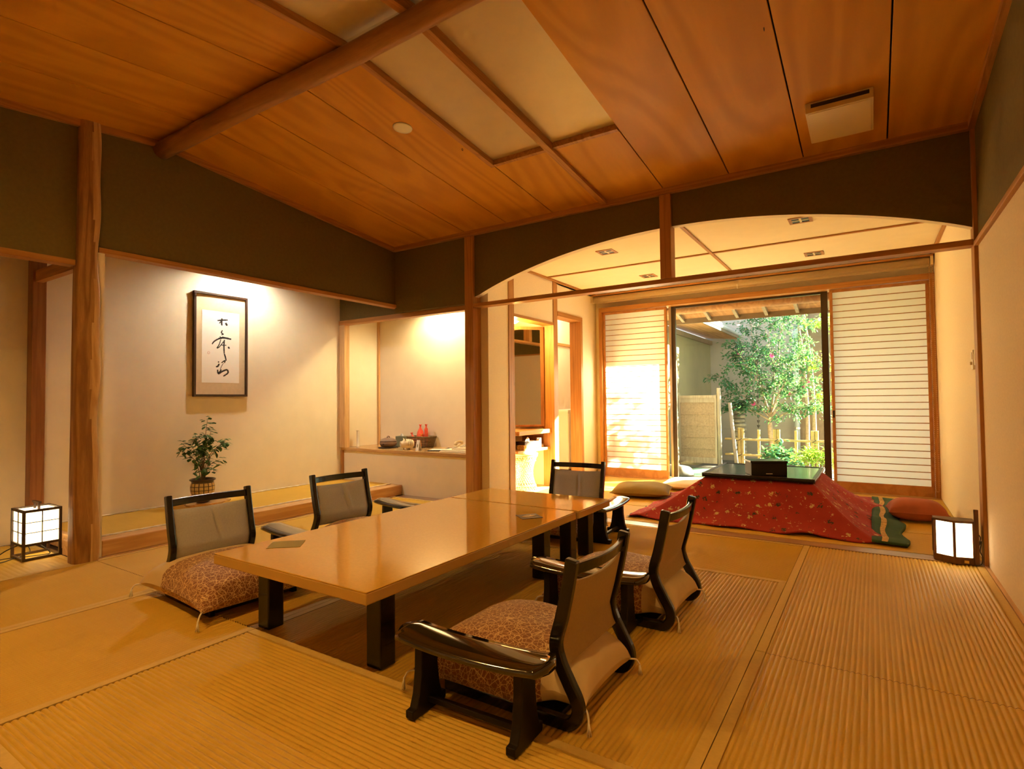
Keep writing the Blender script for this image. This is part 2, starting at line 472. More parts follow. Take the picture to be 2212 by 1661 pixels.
def ribbed_mat(x0, x1, y0, y1, along, pitch=0.0195, amp=0.0028, edging=True, z=0.0):
    """one tatami mat: a corrugated woven face with two cloth edging strips along its long sides"""
    g = 0.0015
    x0 += g; x1 -= g; y0 += g; y1 -= g
    w0, w1, l0, l1 = (x0, x1, y0, y1) if along == 'y' else (y0, y1, x0, x1)
    e = 0.036 if edging else 0.0
    a, b = w0 + e, w1 - e
    n = max(2, int(round((b - a) / pitch)))
    prof = []
    for i in range(n):
        for t, h in ((0.0, -1.0), (0.14, -0.2), (0.32, 0.75), (0.5, 1.0), (0.68, 0.75), (0.86, -0.2)):
            prof.append((a + (b - a) * (i + t) / n, z - amp + amp * h))
    prof.append((b, z - 2 * amp))
    mb = MB()
    def P(w, l, zz):
        return (w, l, zz) if along == 'y' else (l, w, zz)
    vs = []
    for w, zz in prof:
        vs.append(P(w, l0, zz)); vs.append(P(w, l1, zz))
    fs = [(2 * i, 2 * i + 2, 2 * i + 3, 2 * i + 1) for i in range(len(prof) - 1)]
    mb.add(vs, fs)
    mb.add([P(a, l0, z - .011), P(b, l0, z - .011), P(b, l0, z - 2 * amp), P(a, l0, z - 2 * amp)], [(0, 1, 2, 3)])
    mb.add([P(a, l1, z - .011), P(b, l1, z - .011), P(b, l1, z - 2 * amp), P(a, l1, z - 2 * amp)], [(0, 1, 2, 3)])
    o = mb.build('tatami_mat', M['tatami_y' if along == 'y' else 'tatami_x'], floor, smooth=True)
    if edging:
        for s0, s1 in ((w0, a), (b, w1)):
            q = MB()
            if along == 'y': q.box(s0, s1, l0, l1, z - .011, z + .0012)
            else: q.box(l0, l1, s0, s1, z - .011, z + .0012)
            q.build('edging', M['heri'], o)
    return o
GX = [-4.345, -3.365, -2.385, -1.405, -0.424, 0.545]
for x0, x1, y0, y1, al in (
        (GX[4], GX[5], 2.46, 4.37, 'y'), (GX[4], GX[5], 0.55, 2.46, 'y'), (GX[4], GX[5], YN, 0.55, 'y'),
        (GX[2], GX[4], 3.43, 4.37, 'x'), (GX[3], GX[4], 1.505, 3.43, 'y'), (GX[2], GX[3], 1.505, 3.43, 'y'),
        (GX[2], GX[4], 0.55, 1.505, 'x'), (GX[2], GX[4], -0.405, 0.55, 'x'), (GX[2], GX[4], YN, -0.405, 'x'),
        (GX[1], GX[2], -0.405, 1.505, 'y'), (GX[1], GX[2], 1.505, 3.43, 'y'), (GX[1], GX[2], YN, -0.405, 'y'),
        (GX[0], GX[1], -0.31, 1.60, 'y'), (GX[0], GX[1], 1.60, 3.43, 'y'), (GX[0], GX[1], YN, -0.31, 'y'),
        (GX[0], GX[2], 3.43, 4.37, 'x')):
    ribbed_mat(x0, x1, y0, y1, al)
# niche beside the tokonoma, strips along walls, sill under the arch, veranda mats
ribbed_mat(-5.36, GX[0], 0.56, 1.53, 'x', 0.03, 0.0008)
ribbed_mat(-5.36, GX[0], YN, 0.56, 'x', 0.03, 0.0008)
box(GX[0] - .003, GX[2], 4.372, 4.52, -0.011, 0.001).build('floor_board', M['sill'], floor)
box(-4.375, GX[0] - .0035, 1.60, 4.372, -0.011, 0.004).build('floor_board', M['light_y'], floor)
box(GX[5] + .001, XW1, YN, 4.37, -0.011, 0.006).build('floor_board', M['light_y'], floor)
box(GX[2] + .002, XW1, 4.372, 4.50, -0.011, 0.003).build('floor_board', M['sill'], floor)
for x0, x1, y0, y1, al in ((-3.20, -1.32, 4.52, 5.22, 'x'), (-1.32, 0.56, 4.52, 5.22, 'x'), (-3.20, -1.32, 5.22, 6.10, 'x'),
                           (-1.32, 0.56, 5.22, 6.10, 'x'), (-3.20, -1.32, 6.10, 6.93, 'x'), (-1.32, 0.56, 6.10, 6.93, 'x')):
    ribbed_mat(x0, x1, y0, y1, al, 0.03, 0.0006)
box(-3.20, 0.56, 6.932, 7.20, -0.011, 0.004).build('floor_board', M['shelf_x'], floor)
box(-3.90, -3.201, 4.98, 6.63, -0.011, 0.002).build('floor_board', M['light_y'], floor)

# ---------------------------------------------------------------- ceiling: two shallow slopes meeting on a log ridge
def zc(y):
    return 2.715 + 0.106 * (4.38 - y) if y >= 2.0 else 2.9673 - 0.098 * (2.0 - y)
def slab(x0, x1, y0, y1, dz0, dz1):
    return MB().hexa([(x0, y0, zc(y0) + dz0), (x1, y0, zc(y0) + dz0), (x1, y1, zc(y1) + dz0), (x0, y1, zc(y1) + dz0),
                      (x0, y0, zc(y0) + dz1), (x1, y0, zc(y0) + dz1), (x1, y1, zc(y1) + dz1), (x0, y1, zc(y1) + dz1)])
mb = slab(XW0, XW1, 2.0, 4.46, 0.055, 0.09)
s2 = slab(XW0, XW1, YN, 2.0, 0.055, 0.09)
mb.add(s2.v, s2.f)
ceiling = struct('ceiling', mb, M['backing'], 'shallow gabled ceiling of wide cedar boards with pale light panels', 'ceiling')
CX = [XW0, -3.855, -3.38, -2.875, -2.373, -1.876, -1.366, -0.864, -0.365, 0.124, XW1]
gp = 0.004
for i in range(10):
    x0, x1 = CX[i] + gp, CX[i + 1] - gp
    pan = i in (4, 5)
    if pan:
        slab(x0, x1, 3.425, 4.40, 0, 0.014).build('ceiling_board', M['ceiling_wood'], ceiling, bevel=0.002)
        slab(x0, x1, 2.0, 3.425, 0.028, 0.036).build('light_panel', M['acrylic'], ceiling)['label'] = 'milky cream light panel'
        slab(x0, x1, 0.62, 2.0, 0.028, 0.036).build('light_panel', M['acrylic'], ceiling)['label'] = 'milky cream light panel'
        slab(x0, x1, YN, 0.62, 0, 0.014).build('ceiling_board', M['ceiling_wood'], ceiling, bevel=0.002)
    else:
        slab(x0, x1, 2.0, 4.40, 0, 0.014).build('ceiling_board', M['ceiling_wood'], ceiling, bevel=0.002)
        slab(x0, x1, YN, 2.0, 0, 0.014).build('ceiling_board', M['ceiling_wood'], ceiling, bevel=0.002)
# bars round the light panels
def bar(x0, x1, y0, y1, d):
    return slab(x0, x1, y0, y1, -d, 0.03).build('panel_bar', M['trim_y'], ceiling)
for y0, y1 in ((2.0, 3.43), (0.62, 2.0)):
    bar(CX[4] - .022, CX[4] + .016, y0, y1, 0.012)
for y0, y1 in ((2.0, 4.36), (0.62, 2.0)):
    bar(CX[5] - .025, CX[5] + .025, y0, y1, 0.028)
bar(CX[4], CX[5] - .026, 3.405, 3.435, 0.010); bar(CX[5] + .026, CX[6], 3.405, 3.435, 0.010)
box(-1.60, -1.555, 3.395, 3.407, zc(3.4) - 0.012, zc(3.4) + .01).build('catch', M['trim_x'], ceiling)
for hx, hy in ((-2.43, 3.12), (-0.405, 2.95)):
    MB().tube([(hx, hy + .008 * math.cos(t * PI / 3), zc(hy) - .012 + .008 * math.sin(t * PI / 3)) for t in range(6)], 0.0018, 5, closed=True).build('ring_hook', M['cord'], ceiling)

ridge = MB()
pts = [(-4.46 + i * 0.36, 2.0 + 0.006 * math.sin(i * 1.3), 2.905 + 0.005 * math.sin(i * .9)) for i in range(15)]
ridge.tube(pts, [0.060 + 0.003 * math.sin(i * 0.7) for i in range(15)], 20)
struct('trim_1', ridge, M['log'], 'round polished log beam crossing under the ceiling ridge', 'beam', smooth=True)
struct('roof', box(-5.60, 0.80, -1.6, 7.25, 3.14, 3.20), M['backing'], 'roof deck hidden over the whole room', 'roof')

# ---------------------------------------------------------------- main room walls
struct('wall_near', box(-5.50, XW1 + .12, YN - .1, YN, 0, 3.14), M['plaster'], 'plain cream wall behind the viewer', 'wall')
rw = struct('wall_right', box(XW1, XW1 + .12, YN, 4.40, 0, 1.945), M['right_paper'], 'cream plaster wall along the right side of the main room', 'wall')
box(XW1 + .002, XW1 + .12, YN, 4.40, 1.945, 3.14).build('upper_wall', M['olive'], rw)['label'] = 'olive plaster band above the rail'
struct('trim_2', box(XW1 - .022, XW1 + .01, YN, 4.365, 1.943, 1.972), M['trim_y'], 'thin wooden rail running along the right wall', 'rail', bevel=0.003)
struct('trim_3', MB().hexa(
       [(XW1 - .03, 2.0, zc(2.0) - .045), (XW1 + .002, 2.0, zc(2.0) - .045), (XW1 + .002, 4.38, zc(4.38) - .045), (XW1 - .03, 4.38, zc(4.38) - .045),
        (XW1 - .03, 2.0, zc(2.0)), (XW1 + .002, 2.0, zc(2.0)), (XW1 + .002, 4.38, zc(4.38)), (XW1 - .03, 4.38, zc(4.38))]),
       M['trim_y'], 'sloping ceiling moulding on top of the right wall', 'moulding')
struct('trim_4', MB().hexa(
       [(XW0 - .002, 2.0, zc(2.0) - .045), (XW0 + .03, 2.0, zc(2.0) - .045), (XW0 + .03, 4.38, zc(4.38) - .045), (XW0 - .002, 4.38, zc(4.38) - .045),
        (XW0 - .002, 2.0, zc(2.0)), (XW0 + .03, 2.0, zc(2.0)), (XW0 + .03, 4.38, zc(4.38)), (XW0 - .002, 4.38, zc(4.38))]).hexa(
       [(XW0 - .002, YN, zc(YN) - .045), (XW0 + .03, YN, zc(YN) - .045), (XW0 + .03, 2.0, zc(2.0) - .045), (XW0 - .002, 2.0, zc(2.0) - .045),
        (XW0 - .002, YN, zc(YN)), (XW0 + .03, YN, zc(YN)), (XW0 + .03, 2.0, zc(2.0)), (XW0 - .002, 2.0, zc(2.0))]),
       M['trim_y'], 'dark ceiling moulding bent along the top of the left wall', 'moulding')
struct('trim_5', box(XW0, XW1, 4.355, 4.40, 2.672, 2.722), M['trim_x'], 'ceiling moulding along the top of the arch wall', 'moulding', bevel=0.003)

# left wall over the tokonoma and the niche
lw = struct('wall_left', box(XW0 - .07, XW0, 1.60, 4.40, 2.09, 3.14), M['olive'], 'dark olive plaster wall above the tokonoma lintel', 'wall')
box(XW0 - .07, XW0, YN, 1.50, 1.975, 3.14).build('upper_wall', M['olive'], lw)
struct('trim_6', box(XW0 - .075, XW0 + .018, 1.605, 4.45, 2.058, 2.093), M['trim_y'], 'wooden lintel across the top of the tokonoma opening', 'lintel', bevel=0.003)
struct('trim_7', box(XW0 - .075, XW0 + .018, YN, 1.476, 1.943, 1.980), M['trim_y'], 'lower wooden lintel left of the natural pillar', 'lintel', bevel=0.003)
struct('trim_8', box(-5.30, XW0 - .077, 1.535, 1.585, 1.960, 2.045), M['trim_x'], 'short beam between niche and tokonoma behind the pillar', 'beam')
# natural pillar: wavy round edge, paler towards its far side
pil = MB()
def pillar(u, v):
    z = v * 2.95
    w = 0.006 * math.sin(z * 5.3 + 0.5) + 0.005 * math.sin(z * 11.7)
    grow = 0.071 - 0.012 * v + w * 0.5
    a = u * 2 * PI
    c, s = math.cos(a), math.sin(a)
    k = (abs(c) ** 5 + abs(s) ** 5) ** (-1 / 5)
    return (-4.385 + (grow * k * c) * 0.95, 1.545 + w * 0.5 + grow * k * s, z)
pil.grid(pillar, 36, 60, closeu=True)
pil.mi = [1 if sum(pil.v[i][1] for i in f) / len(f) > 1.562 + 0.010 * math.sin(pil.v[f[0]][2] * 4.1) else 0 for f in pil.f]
struct('trim_9', pil, [M['pillar'], M['pillar_pale']], 'tall natural tree trunk pillar beside the tokonoma', 'pillar', smooth=True)
struct('wall_tokonoma_end', box(-4.44, -4.37, 1.605, 1.645, 0.0, 2.058), M['plaster'], 'narrow plaster return beside the natural pillar', 'wall')
# tokonoma: platform, back wall, ceiling
toko = thing('tokonoma_platform', 'raised tokonoma platform with wooden front board and mat', 'platform', (0, 0, 0))
toko['kind'] = 'structure'
box(-4.52, -4.380, 1.647, 4.50, 0.0, 0.110).build('front_board', M['light_y'], toko, bevel=0.008, seg=3)
box(-4.70, -4.45, 1.535, 1.60, 0.0, 0.105).build('end_board', M['light_y'], toko, bevel=0.004)
box(-5.36, -4.70, 1.60, 1.648, 0.0, 0.105).build('end_board', M['light_y'], toko, bevel=0.004)
ms = MB().box(-5.36, -4.521, 1.648, 4.50, 0.0, 0.107)
ms.build('mat', M['tatami_y'], toko)
def rope(x):
    r = MB()
    for ph in (0, PI):
        r.tube([(x + .006 * math.sin(t * .9 + ph), 1.66 + t * 0.0245, 0.113 + .003 * math.cos(t * .9 + ph)) for t in range(116)], 0.0045, 5)
    r.build('twisted_cord', M['cream_cloth'], toko, smooth=True)['label'] = 'twisted white cord along the mat edge'
rope(-4.53); rope(-5.345)
struct('wall_tokonoma', box(-5.47, -5.37, YN, 5.10, 0, 3.14), M['plaster'], 'cream back wall of the tokonoma behind the calligraphy', 'wall')
struct('ceiling_tokonoma', box(-5.37, XW0 - .072, YN, 4.50, 2.62, 2.66), M['soffit'], 'hidden boarded ceiling inside the tokonoma', 'ceiling')
struct('trim_10', box(-5.37, -5.27, 1.52, 1.605, 0.107, 2.6), M['brown_z'], 'square corner post at the back of the niche', 'post', bevel=0.003)
# alcove with the writing shelf
struct('wall_alcove_low', box(-5.37, -3.39, 4.505, 4.56, 0, 0.449), M['plaster'], 'cream wall below the alcove shelf', 'wall')
struct('wall_alcove_back', box(-5.37, -3.30, 5.06, 5.10, 0, 2.5), M['plaster'], 'cream back wall of the shelf alcove', 'wall')
struct('wall_alcove_side', box(-5.372, -5.33, 4.53, 5.06, 0.3, 2.5), M['plaster'], 'cream side wall at the left of the shelf alcove', 'wall')
struct('ceiling_alcove', box(-5.37, -3.30, 4.54, 5.08, 2.40, 2.44), M['plaster'], 'hidden ceiling of the shelf alcove', 'ceiling')
struct('wall_alcove_top', box(-5.37, XW0 - .001, 4.47, 4.54, 2.004, 3.14), M['olive'], 'olive wall piece above the alcove inside the tokonoma', 'wall')
shelf = tag(box(-5.37, -3.385, 4.485, 5.06, 0.452, 0.486).build('alcove_shelf', M['shelf_x'], None, bevel=0.003), 'long honey coloured wooden shelf across the alcove', 'shelf', kind='structure')
struct('trim_11', box(-5.39, -3.39, 4.455, 4.545, 1.953, 2.004), M['trim_x'], 'wooden lintel over the shelf alcove', 'lintel', bevel=0.003)
struct('trim_12', box(-5.368, -5.275, 4.46, 4.535, 0.487, 1.953), M['light_z'], 'pale post at the left end of the alcove', 'post', bevel=0.003)
struct('trim_13', box(-5.369, -5.335, 4.478, 4.503, 0.108, 0.451), M['trim_z'], 'thin corner strip under the alcove shelf', 'strip')
struct('trim_14', box(-5.328, -5.30, 5.03, 5.058, 0.487, 2.4), M['light_z'], 'thin corner strip inside the shelf alcove', 'strip')
# wall with the arch
def arch(x):
    c, hw = -1.347, 1.915
    t = (x - c) / hw
    return 2.06 + 0.352 * max(0.0, 1 - abs(t) ** 2.0) ** 0.92
aw = MB()
N = 72
xs = [-3.285 + (XW1 + 3.285) * i / N for i in range(N + 1)]
for i in range(N):
    a, b = xs[i], xs[i + 1]
    za, zb = arch(a), arch(b)
    aw.add([(a, YA, za), (b, YA, zb), (b, YA, 3.14), (a, YA, 3.14)], [(0, 1, 2, 3)])
    aw.add([(a, 4.465, za), (b, 4.465, zb), (b, 4.465, 3.14), (a, 4.465, 3.14)], [(3, 2, 1, 0)], 1)
    aw.add([(a, YA, za), (b, YA, zb), (b, 4.465, zb), (a, 4.465, za)], [(3, 2, 1, 0)], 2)
aw.box(XW0, -3.39, YA, 4.465, 2.004, 3.14)
struct('wall_far', aw, [M['olive'], M['plaster'], M['plaster']], 'olive plaster wall cut by a wide shallow arch to the veranda', 'wall')
struct('trim_15', box(-3.284, XW1 - .021, 4.372, 4.472, 1.955, 1.992), M['trim_x'], 'long slender tie bar across the arch opening', 'beam', bevel=0.003)
struct('trim_16', box(-1.402, -1.313, 4.366, 4.474, 1.993, 2.671), M['trim_z'], 'short hanging post in the middle of the arch', 'post', bevel=0.003)
struct('trim_17', box(-3.39, -3.286, 4.37, 4.503, 0.0, 2.671), M['trim_z'], 'square post between the shelf alcove and the arch', 'post', bevel=0.004)
struct('trim_18', box(XW1 - .020, XW1 + .03, 4.366, 4.480, 0.0, 2.671), M['trim_z'], 'slim post where the arch meets the right wall', 'post', bevel=0.003)

# ---------------------------------------------------------------- veranda room
struct('wall_veranda_right', box(0.56, 0.68, 4.47, 7.20, 0, 3.14), M['wallpaper'], 'cream side wall of the veranda beside the window', 'wall')
vl = MB()
XV = -3.20
vl.box(XV - .15, XV, 4.505, 4.87, 0, 2.6)
vl.box(XV - .15, XV, 4.976, 5.85, 1.962, 2.6)
vl.box(XV - .15, XV, 5.954, 6.64, 2.112, 2.6)
vl.box(XV - .15, XV, 6.64, 7.20, 0, 2.6)
struct('wall_veranda_left', vl, M['wallpaper'], 'cream veranda wall with vanity recess and doorway', 'wall')
struct('trim_19', box(XV - .15, XV + .008, 4.871, 4.975, 0, 2.478), M['trim_z'], 'post on the near side of the vanity recess', 'post')
struct('trim_20', box(XV - .15, XV + .008, 5.851, 5.953, 0, 2.478), M['trim_z'], 'post between vanity recess and doorway', 'post')
struct('trim_21', box(XV - .15, XV + .006, 4.976, 5.850, 1.930, 1.961), M['trim_y'], 'lintel over the vanity recess', 'lintel')
d1 = thing('door_1', 'wood lined doorway from the veranda into the washroom', 'doorway'); d1['kind'] = 'structure'
box(XV - .15, XV + .012, 5.954, 6.639, 2.055, 2.111).build('head', M['trim_y'], d1)
box(XV - .15, XV + .012, 6.585, 6.639, 0.0, 2.054).build('jamb', M['trim_z'], d1)
vcl = struct('ceiling_veranda', box(-3.36, 0.57, 4.466, 7.20, 2.482, 2.52), M['veranda_ceiling'], 'bright cream veranda ceiling divided by thin wooden strips', 'ceiling')
box(-1.325, -1.297, 4.47, 7.10, 2.470, 2.4815).build('strip', M['trim_y'], vcl)
box(-3.19, -1.326, 5.68, 5.708, 2.470, 2.4815).build('strip', M['trim_x'], vcl)
box(-1.296, 0.558, 5.68, 5.708, 2.470, 2.4815).build('strip', M['trim_x'], vcl)
box(-3.199, -3.172, 4.47, 7.10, 2.458, 2.4815).build('strip', M['trim_y'], vcl)
box(0.532, 0.559, 4.47, 7.10, 2.458, 2.4815).build('strip', M['trim_y'], vcl)
# vanity recess and washroom shells
wv = MB()
wv.box(-3.92, -3.86, 5.10, 5.95, 0, 2.6); wv.box(-3.86, -3.351, 5.10, 5.13, 0, 2.6); wv.box(-3.86, -3.351, 5.88, 5.95, 0, 2.6)
wv.box(-3.86, -3.351, 5.13, 5.88, 2.3, 2.36)
struct('wall_vanity', wv, M['plaster'], 'cream inner walls of the vanity recess', 'wall')
ww = MB()
ww.box(-3.98, -3.92, 5.95, 8.20, 0, 2.6); ww.box(-3.92, -3.20, 8.14, 8.20, 0, 2.6); ww.box(-3.30, -3.20, 7.21, 8.14, 0, 2.6)
ww.box(-3.92, -3.2, 5.96, 8.2, 2.44, 2.50)
wash = struct('wall_washroom', ww, M['plaster'], 'pale washroom walls seen through the doorway', 'wall')
box(-3.92, -3.3, 6.64, 8.14, -0.011, 0.0).build('washroom_floor', M['light_y'], wash)
box(-3.919, -3.895, 5.96, 8.14, 1.84, 1.88).build('rail', M['trim_y'], wash)
# window wall
win = thing('window_1', 'wide wooden window frame holding shoji and a glass garden door', 'window'); win['kind'] = 'structure'
box(-3.199, 0.559, 7.10, 7.24, 2.285, 3.14).build('upper_wall', M['wallpaper'], win)
box(-3.125, 0.559, 7.02, 7.24, 2.225, 2.284).build('head_rail', M['trim_x'], win, bevel=0.003)
box(-3.125, -3.085, 7.02, 7.24, 0.0, 2.224).build('jamb', M['trim_z'], win)
box(0.518, 0.559, 7.02, 7.24, 0.0, 2.224).build('jamb', M['trim_z'], win)
box(-3.199, -3.126, 7.10, 7.24, 0.0, 2.284).build('side_wall', M['wallpaper'], win)
box(-3.199, 0.559, 7.205, 7.30, -0.10, 0.006).build('track', M['metal_light'], win)
for x0, x1, mt in ((-2.195, -2.165, 'metal_light'), (-2.163, -2.112, 'metal_dark'), (-0.462, -0.395, 'metal_dark')):
    box(x0, x1, 7.15, 7.19, 0.006, 2.224).build('sash_stile', M[mt], win)
for x0, x1 in ((-2.111, -0.463),):
    box(x0, x1, 7.15, 7.19, 2.200, 2.224).build('sash_rail', M['metal_dark'], win)
    box(x0, x1, 7.15, 7.19, 0.006, 0.022).build('sash_rail', M['metal_dark'], win)
    box(x0, x1, 7.168, 7.172, 0.022, 2.200).build('pane', M['glass'], win)['label'] = 'clear garden door glass'

def shoji(name, x0, x1, label):
    t = thing(name, label, 'shoji screen', ((x0 + x1) / 2, 7.08, 0.004), 0, 'sliding shoji screens')
    w = (x1 - x0) / 2
    H = 2.216
    st = 0.030
    for s in (-1, 1):
        a, b = sorted((s * w, s * (w - st)))
        box(a, b, -0.017, 0.017, 0, H).build('stile', M['shoji_wood'], t, bevel=0.002)
    box(-w + st, w - st, -0.017, 0.017, H - 0.032, H).build('top_rail', M['shoji_wood'], t)
    box(-w + st, w - st, -0.017, 0.017, 0, 0.105).build('bottom_rail', M['shoji_wood'], t)
    n = 28
    me = box(-w + st, w - st, -0.012, -0.002, -0.0042, 0.0042).mesh('slat', M['shoji_wood'])
    for i in range(n):
        z = 0.105 + (H - 0.032 - 0.105) * (i + 1) / (n + 1)
        inst('slat', me, t, (0, 0, z))
    MB().add([(-w + st, 0.002, 0.105), (w - st, 0.002, 0.105), (w - st, 0.002, H - .032), (-w + st, 0.002, H - .032)], [(0, 1, 2, 3)]).build('paper', M['shoji_paper'], t)
    return t, w
t, w = shoji('shoji_screen', -3.083, -2.200, 'left shoji screen dappled with bright sunlight')
t, w = shoji('shoji_screen', -0.372, 0.516, 'right shoji screen in even pale shade beside the bead chain')
box(-w + .006, -w + .024, -0.0185, -0.016, 0.80, 0.88).build('finger_pull', M['cord'], t)

# ---------------------------------------------------------------- dining tables
def table(label, cx, cy, lx, ly, inset_x, inset_y):
    t = thing('low_table', label, 'table', (cx, cy, 0), 0, 'low lacquer tables placed end to end')
    hx, hy = lx / 2, ly / 2
    box(-hx, hx, -hy, hy, 0.313, 0.3555).build('table_body', M['tableedge'], t, bevel=0.004)
    box(-hx + .001, hx - .001, -hy + .001, hy - .001, 0.3557, 0.360).build('tabletop', M['tabletop'], t, bevel=0.002)
    for sx in (-1, 1):
        for sy in (-1, 1):
            x, y = sx * (hx - inset_x - .04), sy * (hy - inset_y - .04)
            box(x - .04, x + .04, y - .04, y + .04, 0.0, 0.313).build('leg', M['black'], t, bevel=0.006, seg=2)
    return t
tab1 = table('long low table with glossy gold beige top nearest the viewer', -1.995, 2.190, 0.98, 1.648, 0.092, 0.156)
tab2 = table('short low table joined to the far end of the long table', -1.990, 3.264, 0.99, 0.472, 0.092, 0.07)
c1 = tag(box(-.062, .062, -.075, .075, 0, .0015).build('table_card', M['green_card'], None), 'plain olive card lying near the left corner of the long table', 'card')
c1.location = (-2.339, 1.632, 0.3602); c1.rotation_euler = (0, 0, math.radians(-47))
c2 = thing('table_oblong', 'small dark plaque with a pale mark on the long table', 'oblong', (-1.672, 2.745, 0.3602), math.radians(52))  # flat dark oblong with a pale shape on the table top
box(-.062, .062, -.058, .058, 0, .003).build('plate', M['dark_frame'], c2)
pale_outline = [(-.045, 0), (-.02, .016), (.005, .012), (.018, .03), (.024, .012), (.046, .004), (.02, -.012), (-.015, -.022)]
MB().prism(pale_outline, 'z', .003, .0042).build('pale_mark', M['beige_cloth'], c2)

# ---------------------------------------------------------------- legless chairs
def strip_poly(path, th):
    """offset a path in a plane to a closed outline of the given thickness"""
    L, Rr = [], []
    n = len(path)
    for i, (x, z) in enumerate(path):
        a = path[max(i - 1, 0)]; b = path[min(i + 1, n - 1)]
        dx, dz = b[0] - a[0], b[1] - a[1]
        l = math.hypot(dx, dz) or 1
        h = (th[i] if isinstance(th, (list, tuple)) else th) / 2
        L.append((x - dz / l * h, z + dx / l * h)); Rr.append((x + dz / l * h, z - dx / l * h))
    return L, Rr
def smooth_path(p, k=6):
    out = []
    n = len(p)
    for i in range(n - 1):
        p0, p1, p2, p3 = p[max(i - 1, 0)], p[i], p[i + 1], p[min(i + 2, n - 1)]
        for j in range(k):
            t = j / k
            out.append(tuple(0.5 * ((2 * p1[c]) + (-p0[c] + p2[c]) * t + (2 * p0[c] - 5 * p1[c] + 4 * p2[c] - p3[c]) * t * t + (-p0[c] + 3 * p1[c] - 3 * p2[c] + p3[c]) * t ** 3) for c in range(len(p1))))
    out.append(tuple(p[-1]))
    return out
CH_PATH = [(-.287, .530), (-.270, .44), (-.247, .34), (-.226, .262), (-.238, .205), (-.270, .145), (-.297, .095), (-.300, .055), (-.272, .022), (-.215, .0175), (0.0, .0175), (.225, .0175)]
def chair_path_x(z):
    ps = sorted([(b, a) for a, b in CH_PATH[:8]])
    for (z0, x0), (z1, x1) in zip(ps, ps[1:]):
        if z0 <= z <= z1:
            return x0 + (x1 - x0) * (z - z0) / (z1 - z0)
    return ps[0][1] if z < ps[0][0] else ps[-1][1]
def strip_mesh(path, th, y0, y1):
    sp = smooth_path(path, 5)
    L, Rr = strip_poly(sp, th)
    mb = MB(); n = len(sp)
    vs = [(x, y0, z) for x, z in L] + [(x, y0, z) for x, z in Rr] + [(x, y1, z) for x, z in L] + [(x, y1, z) for x, z in Rr]
    fs = []
    for i in range(n - 1):
        fs += [(i, i + 1, n + i + 1, n + i), (2 * n + i, 3 * n + i, 3 * n + i + 1, 2 * n + i + 1), (i, 2 * n + i, 2 * n + i + 1, i + 1), (n + i, n + i + 1, 3 * n + i + 1, 3 * n + i)]
    fs += [(0, n, 3 * n, 2 * n), (n - 1, 3 * n - 1, 4 * n - 1, 2 * n - 1)]
    mb.add(vs, fs)
    return mb
def make_chair():
    t = thing('legless_chair', 'x', 'chair', (0, 0, 0), 0, 'black legless chairs round the table')
    for s in (-1, 1):
        y0, y1 = sorted((s * .232, s * .202))
        strip_mesh(CH_PATH, [0.041] * 56, y0, y1).build('side_frame', M['black'], t, bevel=0.006, seg=2)
    # curved top rail
    top = MB()
    sec = [(-.010, -.019), (.010, -.019), (.010, .019), (-.010, .019)]
    nn = 14
    vs, fs = [], []
    for i in range(nn + 1):
        y = -.202 + .404 * i / nn
        bow = -0.030 * (1 - (y / .202) ** 2)
        for dx, dz in sec:
            vs.append((-.278 + bow + dx - dz * .2, y, .492 + dz))
    for i in range(nn):
        for k in range(4):
            fs.append((i * 4 + k, i * 4 + (k + 1) % 4, (i + 1) * 4 + (k + 1) % 4, (i + 1) * 4 + k))
    fs += [(3, 2, 1, 0), tuple(nn * 4 + k for k in range(4))]
    top.add(vs, fs).build('top_rail', M['black'], t, bevel=0.004)
    # padded back: a front cushion face and a taut reverse cover
    def face(front):
        def fn(u, v):
            y = -.201 + .402 * u
            z = .185 + (.455 - .185) * v
            e = (1 - abs(2 * u - 1) ** 6) * (1 - abs(2 * v - 1) ** 8)
            bow = -0.022 * (1 - (y / .202) ** 2) * v
            crease = (-0.013 * math.exp(-((y - .02 + (v - .5) * .03) / .009) ** 2) + 0.006 * math.exp(-((y - .043 + (v - .5) * .03) / .012) ** 2)) * max(0, 1 - abs(v - .62) * 2.2) if front else 0
            x = chair_path_x(z) + bow + (0.004 + 0.030 * e + crease if front else -0.004 - 0.006 * e)
            return (x, y, z + (0.010 * (1 - (2 * u - 1) ** 2) * (1 if v > .99 else v) * -1))
        return fn
    MB().grid(face(True), 120, 24).build('back_pad', M['fabric_front'], t, smooth=True)['label'] = 'grey padded front of the back'
    MB().grid(face(False), 24, 18).build('back_cover', M['fabric_back'], t, smooth=True)['label'] = 'khaki fabric reverse of the back'
    f, b = face(True), face(False)
    for v in (0.0, 1.0):
        MB().grid(lambda u, w: tuple(Vector(f(u, v)).lerp(Vector(b(u, v)), w)), 24, 1).build('back_hem', M['fabric_back'], t, smooth=True)
    box(-.225, .215, -.201, .201, 0.006, 0.026).build('seat_board', M['black_satin'], t, bevel=0.004)
    return t
chair0 = make_chair()
chairs = [
    ((-1.085, 1.785), 180.0, 'legless chair nearest the viewer, turned with its khaki back outwards'),
    ((-1.070, 2.675), 180.0, 'second legless chair along the right side of the table'),
    ((-2.905, 1.710), -4.0, 'legless chair at the left front corner facing the table'),
    ((-2.935, 2.650), -5.0, 'legless chair on the left side in front of the tokonoma step'),
    ((-2.010, 3.835), -85.0, 'legless chair at the far head of the table facing the viewer'),
]
for i, ((x, y), a, lab) in enumerate(chairs):
    c = chair0 if i == 0 else copy_tree(chair0)
    c.location = (x, y, 0.001); c.rotation_euler = (0, 0, math.radians(a)); c['label'] = lab

